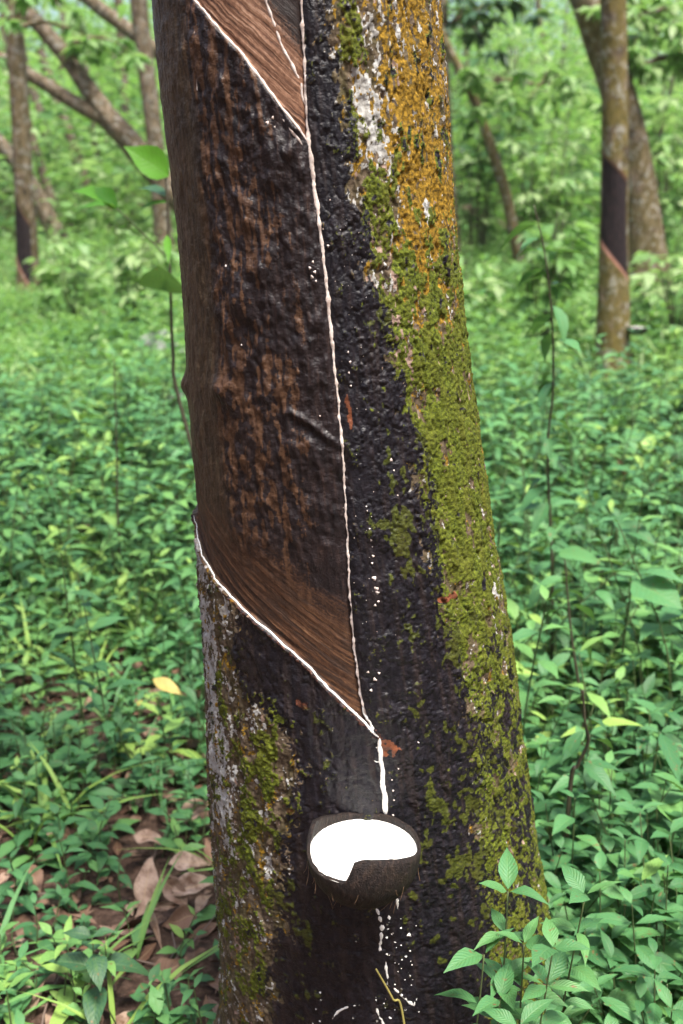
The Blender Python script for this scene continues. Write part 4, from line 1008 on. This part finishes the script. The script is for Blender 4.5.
# pale rocks half hidden in the undergrowth at left
def rock(px, py, Y, sx, sy, sz_, label, seed):
    p = at(px,py,Y); gz = float(gh(p[0],p[1])); nu, nv_ = 24, 14; V = np.zeros((nv_,nu,3))
    for i in range(nv_):
        t_ = i/(nv_-1)*math.pi
        for j in range(nu):
            q = j*2*math.pi/nu; dx, dy, dz = math.sin(t_)*math.cos(q), math.sin(t_)*math.sin(q), math.cos(t_)
            k = 1+.55*float(fbm(dx*1.5+seed, dy*1.5+dz*1.3, 3, 70+seed)); V[i,j] = (p[0]+sx*dx*k, p[1]+sy*dy*k, gz+sz_*.35+sz_*dz*k)
    t = M.get('rock')
    if t is None:
        n_ = NT('pale_rock'); co = obj_co(n_); q = n_.noise(co, 14, 5); n_.principled(n_.ramp(q, [(.3,(.12,.12,.12)),(.7,(.33,.33,.35))]), .8, n_.bump(q,.6,.02)); M['rock'] = n_.m
    o = mesh_np('rock', V.reshape(-1,3), grid_faces(nv_,nu,True), M['rock']); tag(o, label, 'rock')
rock(157,293,7.6,.17,.12,.16,'pale grey rock under the dark lobed seedling leaf', 1)
rock(178,331,6.0,.13,.10,.13,'pale grey rock tight against the left edge of the big trunk', 2)
# broad leaves that stand out on the right
for k, (a, b_, wd, tn, lb) in enumerate([((613,521,2.3),(658,537,2.2),.055,.35,'long pale blue green leaf reaching right above the thicket'),
     ((632,582,2.0),(683,600,1.9),.10,.55,'large pale leaf at the right edge halfway down'),
     ((500,522,2.1),(522,512,2.0),.035,.45,'pale oblong leaf close to the right edge of the mossy trunk'),
     ((660,733,1.6),(683,770,1.45),.03,.35,'long strap leaf arching down at the right edge'),
     ((618,522,2.6),(655,540,2.7),.05,.6,'pale leaf lying behind the long blue green one'),
     ((555,552,2.2),(602,556,2.1),.05,.6,'pale horizontal leaf in the middle of the right thicket')]):
    A = at(*a); o = empty('broad_leaf_plant', (A[0],A[1],float(gh(A[0],A[1]))), lb, 'plant')
    P = smooth_path([(A[0]+.01,A[1]+.03,float(gh(A[0],A[1]))-.01),(A[0]-.005,A[1]+.015,A[2]*.5),A],12); v, f = tube_arrays(P, .0022, 6); mesh_np('stem', v, f, M['stem'], o)
    single_leaf('leaf', A, at(*b_), wd, tn, M['leaf_near'], o, (0,-.5,.85), .2, .25, .3)
    lv = Leaves(); r_ = random.Random(70+k)
    herb_leaves(lv, P, 4, .06, 2, .3, (.25,.55), .42, .3, .35, True, .3, .3, r_); lv.build('foliage', M['leaf_near'], o, 'mid')

# ------------------------------------------------------------------ fallen leaves
def dry(px, py, length, width, ang, label, tint, lift=.012, curl=.3, fold=.5, tilt=.25, mat=None, name='dry_leaf', tw=.4, Y=None, shape=.2):
    if mat is None: length *= .84; width *= .80
    c = ground_at(px, py, lift) if Y is None else at(px,py,Y); a = R(ang)
    d = np.array([math.cos(a), math.sin(a), tilt]); d /= np.linalg.norm(d)
    lv = Leaves(); lv.add(c-d*length/2, d, (.1,-.6,.8), length, width, tint, curl, fold, shape, tw)
    o = lv.build(name, mat or M['leaf_dry'], None, 'hi'); tag(o, label, 'leaf')
    if mat is None:
        for q_, v_ in enumerate(o.data.vertices):
            x_, y_ = (q_//5)*.55+px, (q_ % 5)*.8+py
            v_.co.z += .012*float(perlin(x_, y_, 7))*length/.1; v_.co.y += .009*float(perlin(x_+9, y_, 8))*length/.1
    m = o.modifiers.new('thickness','SOLIDIFY'); m.thickness = .0008
    s_ = o.modifiers.new('smooth','SUBSURF'); s_.levels = 1; s_.render_levels = 1
    return o
dry(147,880,.125,.062,86,'large pale pinkish dry leaf standing left of the trunk',.85,.05,.10,.10,.75)
dry(153,926,.10,.036,-62,'narrow rolled dry leaf below the large pale one',.70,.03,.2,1.0,-.3)
dry(194,884,.10,.070,20,'crumpled pale dry leaf nearest the left edge of the trunk',.97,.06,.45,.5,.2)
dry(174,892,.085,.060,140,'crumpled brown dry leaf between the two palest ones',.70,.05,-.4,.6,.3)
dry(190,860,.095,.055,10,'arched dry leaf above the crumpled pale one',.92,.08,.6,.4,.1)
dry(195,813,.095,.065,25,'rounded dry leaf curled against the trunk at left',.78,.05,-.5,.5,.1)
dry(150,838,.095,.045,-20,'small twisted dry leaf at the top of the litter pile',.75,.05,.3,.5,.1,tw=1.0)
dry(180,918,.075,.060,200,'dark brown curled leaf over the hollow beside the trunk',.30,.03,.5,.5,.1)
dry(172,968,.09,.060,30,'wet reddish brown leaf flat on the soil below the litter pile',.35,.02,.15,.2,.05)
dry(205,900,.07,.04,60,'narrow tan dry leaf tucked against the trunk beside the crumpled one',.88,.04,.4,.7,.3,tw=.9)
dry(165,905,.055,.03,15,'small pale torn dry leaf in the middle of the litter pile',.92,.05,.5,.8,.2,tw=-.8)
dry(130,905,.06,.03,110,'small curled tan leaf left of the large pale one',.8,.02,.4,.8,.2)
dry(30,1008,.10,.055,15,'broad brown dead leaf in the bottom left corner',.5,.012,.3,.3,.05)
dry(20,925,.09,.05,160,'faded dead leaf on bare soil at the left edge',.45,.012,.25,.3,.05)
dry(85,905,.07,.035,100,'small dead leaf between the herbs at lower left',.4,.012,.3,.4,.05)
dry(160,1003,.06,.04,-30,'dull dead leaf at the bottom edge near the trunk',.55,.012,.3,.4,.1)
dry(20,745,.08,.045,10,'brown dead leaf under herbs at the left edge',.5,.02,.3,.4,.1)
dry(135,775,.07,.04,50,'reddish dead leaf in the herbs level with the cut end',.4,.03,.3,.4,.2)
dry(168,686,.082,.036,-24,'bright yellow fallen leaf caught on herbs left of the trunk',.6,.20,.12,.2,-.25,M['leaf_yellow'],'yellow_leaf',.2)
dry(140,702,.025,.014,80,'small yellow green leaf beside the bright yellow one',.2,.14,.15,.2,.3,M['leaf_yellow'],'yellow_leaf',.2)
dry(622,470,.10,.042,-75,'orange brown dead leaf hanging in the undergrowth at right',.55,.22,.3,.5,-.9,dry_material('orange_dry_leaf',[(0,(.36,.12,.03)),(1,(.50,.22,.08))]),tw=.3)
dry(606,456,.08,.03,170,'pale dead leaf beside the hanging orange one',.8,.22,.3,.5,.1,dry_material('tan_dry_leaf',[(0,(.40,.22,.10)),(1,(.55,.36,.20))]))
lv = Leaves()
for x, y in scatter(5200, 1.1, 6, lambda y: .42*y+.1, 1.2):
    if not trunk_clear(x,y,.27): continue
    z = float(gh(x,y)); a = PR.uniform(0,6.28); e = PR.gauss(0,.22); l = PR.choice((.015,.025,.04,.06,.08))*PR.uniform(.7,1.2)
    lv.add((x,y,z+.006+PR.random()*.012), (math.cos(a),math.sin(a),e), (PR.gauss(0,.3),PR.gauss(0,.3),1), l, l*PR.uniform(.35,.6), min(1,max(0,PR.gauss(.38,.24))), PR.uniform(-.4,.5), PR.uniform(.1,.7), .2, PR.uniform(-.8,.8))
o = lv.build('leaf_litter', M['leaf_dry'], kind='mid'); tag(o, 'brown leaf litter scattered over the bare soil', 'litter', kind='stuff')
it = []
for k in range(90):
    x, y = scatter(1, 1.2, 2.6, lambda y: .40*y, 1.)[0]
    if not trunk_clear(x,y,.27): continue
    a = PR.uniform(0,6.28); l = PR.uniform(.05,.22); z = float(gh(x,y))+.008
    P = smooth_path([(x,y,z),(x+math.cos(a)*l*.5+PR.gauss(0,.01),y+math.sin(a)*l*.5,z+PR.uniform(0,.015)),(x+math.cos(a)*l,y+math.sin(a)*l,z+PR.uniform(-.004,.02))],8); it.append(tube_arrays(P, np.linspace(.0018,.0009,8)*PR.uniform(.6,1.6), 5))
v, f = join_arrays(it); o = mesh_np('twig_litter', v, f, stem_material('dead_twig',(.09,.06,.045),(.22,.16,.13))); tag(o, 'thin dead twigs strewn through the leaf litter', 'litter', kind='stuff')

hz = bpy.data.meshes.new('haze'); x0,x1,y0,y1,z0,z1 = -61,61,-31,76,-2.5,42
hz.from_pydata([(x0,y0,z0),(x1,y0,z0),(x1,y1,z0),(x0,y1,z0),(x0,y0,z1),(x1,y0,z1),(x1,y1,z1),(x0,y1,z1)], [], [(3,2,1,0),(4,5,6,7),(0,1,5,4),(1,2,6,5),(2,3,7,6),(3,0,4,7)])
hm = NT('haze_air'); pv_ = hm.n('ShaderNodeVolumePrincipled'); pv_.inputs['Color'].default_value = (.93,.96,.95,1); pv_.inputs['Density'].default_value = HAZE; hm.l(pv_.outputs[0], hm.out.inputs[1])
hz.materials.append(hm.m); ho = bpy.data.objects.new('haze', hz); col.objects.link(ho); tag(ho, 'thin pale humid air among the trees', 'haze', kind='stuff')
# ------------------------------------------------------------------ light, sky, camera
SUN_EL, SUN_AZ = R(68), R(150)          # azimuth clockwise from +Y
w = bpy.data.worlds.new('World'); scene.world = w; w.use_nodes = True
nt = w.node_tree; nt.nodes.clear(); sk = nt.nodes.new('ShaderNodeTexSky'); sk.sky_type = 'NISHITA'; sk.sun_disc = False
sk.sun_elevation = SUN_EL; sk.sun_rotation = SUN_AZ; sk.air_density = 1.0; sk.dust_density = 4.0
bg = nt.nodes.new('ShaderNodeBackground'); bg.inputs[1].default_value = .105; ow = nt.nodes.new('ShaderNodeOutputWorld')
nt.links.new(sk.outputs[0], bg.inputs[0]); nt.links.new(bg.outputs[0], ow.inputs[0])
sl = bpy.data.lights.new('Sun','SUN'); sl.energy = 3.0; sl.angle = R(14); sl.color = (1,.95,.86); so = bpy.data.objects.new('Sun', sl); col.objects.link(so)
so.rotation_euler = (R(90)-SUN_EL, 0, -SUN_AZ + math.pi)
from mathutils import Vector
dirv = Vector((math.sin(SUN_AZ)*math.cos(SUN_EL), math.cos(SUN_AZ)*math.cos(SUN_EL), math.sin(SUN_EL)))
so.rotation_euler = dirv.to_track_quat('Z','Y').to_euler()
cam = bpy.data.cameras.new('Camera'); co_ = bpy.data.objects.new('Camera', cam); col.objects.link(co_)
co_.location = (0,0,CAM_H); co_.rotation_euler = (R(90)-PITCH, 0, 0)
cam.sensor_fit = 'VERTICAL'; cam.sensor_height = 24; cam.lens = 24*FPX/H; cam.clip_start = .05; cam.clip_end = 500
cam.dof.use_dof = True; cam.dof.focus_distance = 1.07; cam.dof.aperture_fstop = 3.8
scene.camera = co_
vs = scene.view_settings; vs.view_transform = 'Standard'; vs.look = 'None'; vs.gamma = 1; vs.use_curve_mapping = False; vs.exposure = 1.6
scene.render.engine = 'CYCLES'
cy = scene.cycles; cy.use_denoising = True; cy.max_bounces = 8; cy.diffuse_bounces = 4; cy.transmission_bounces = 4; cy.transparent_max_bounces = 4; cy.sample_clamp_indirect = 6; cy.volume_bounces = 1
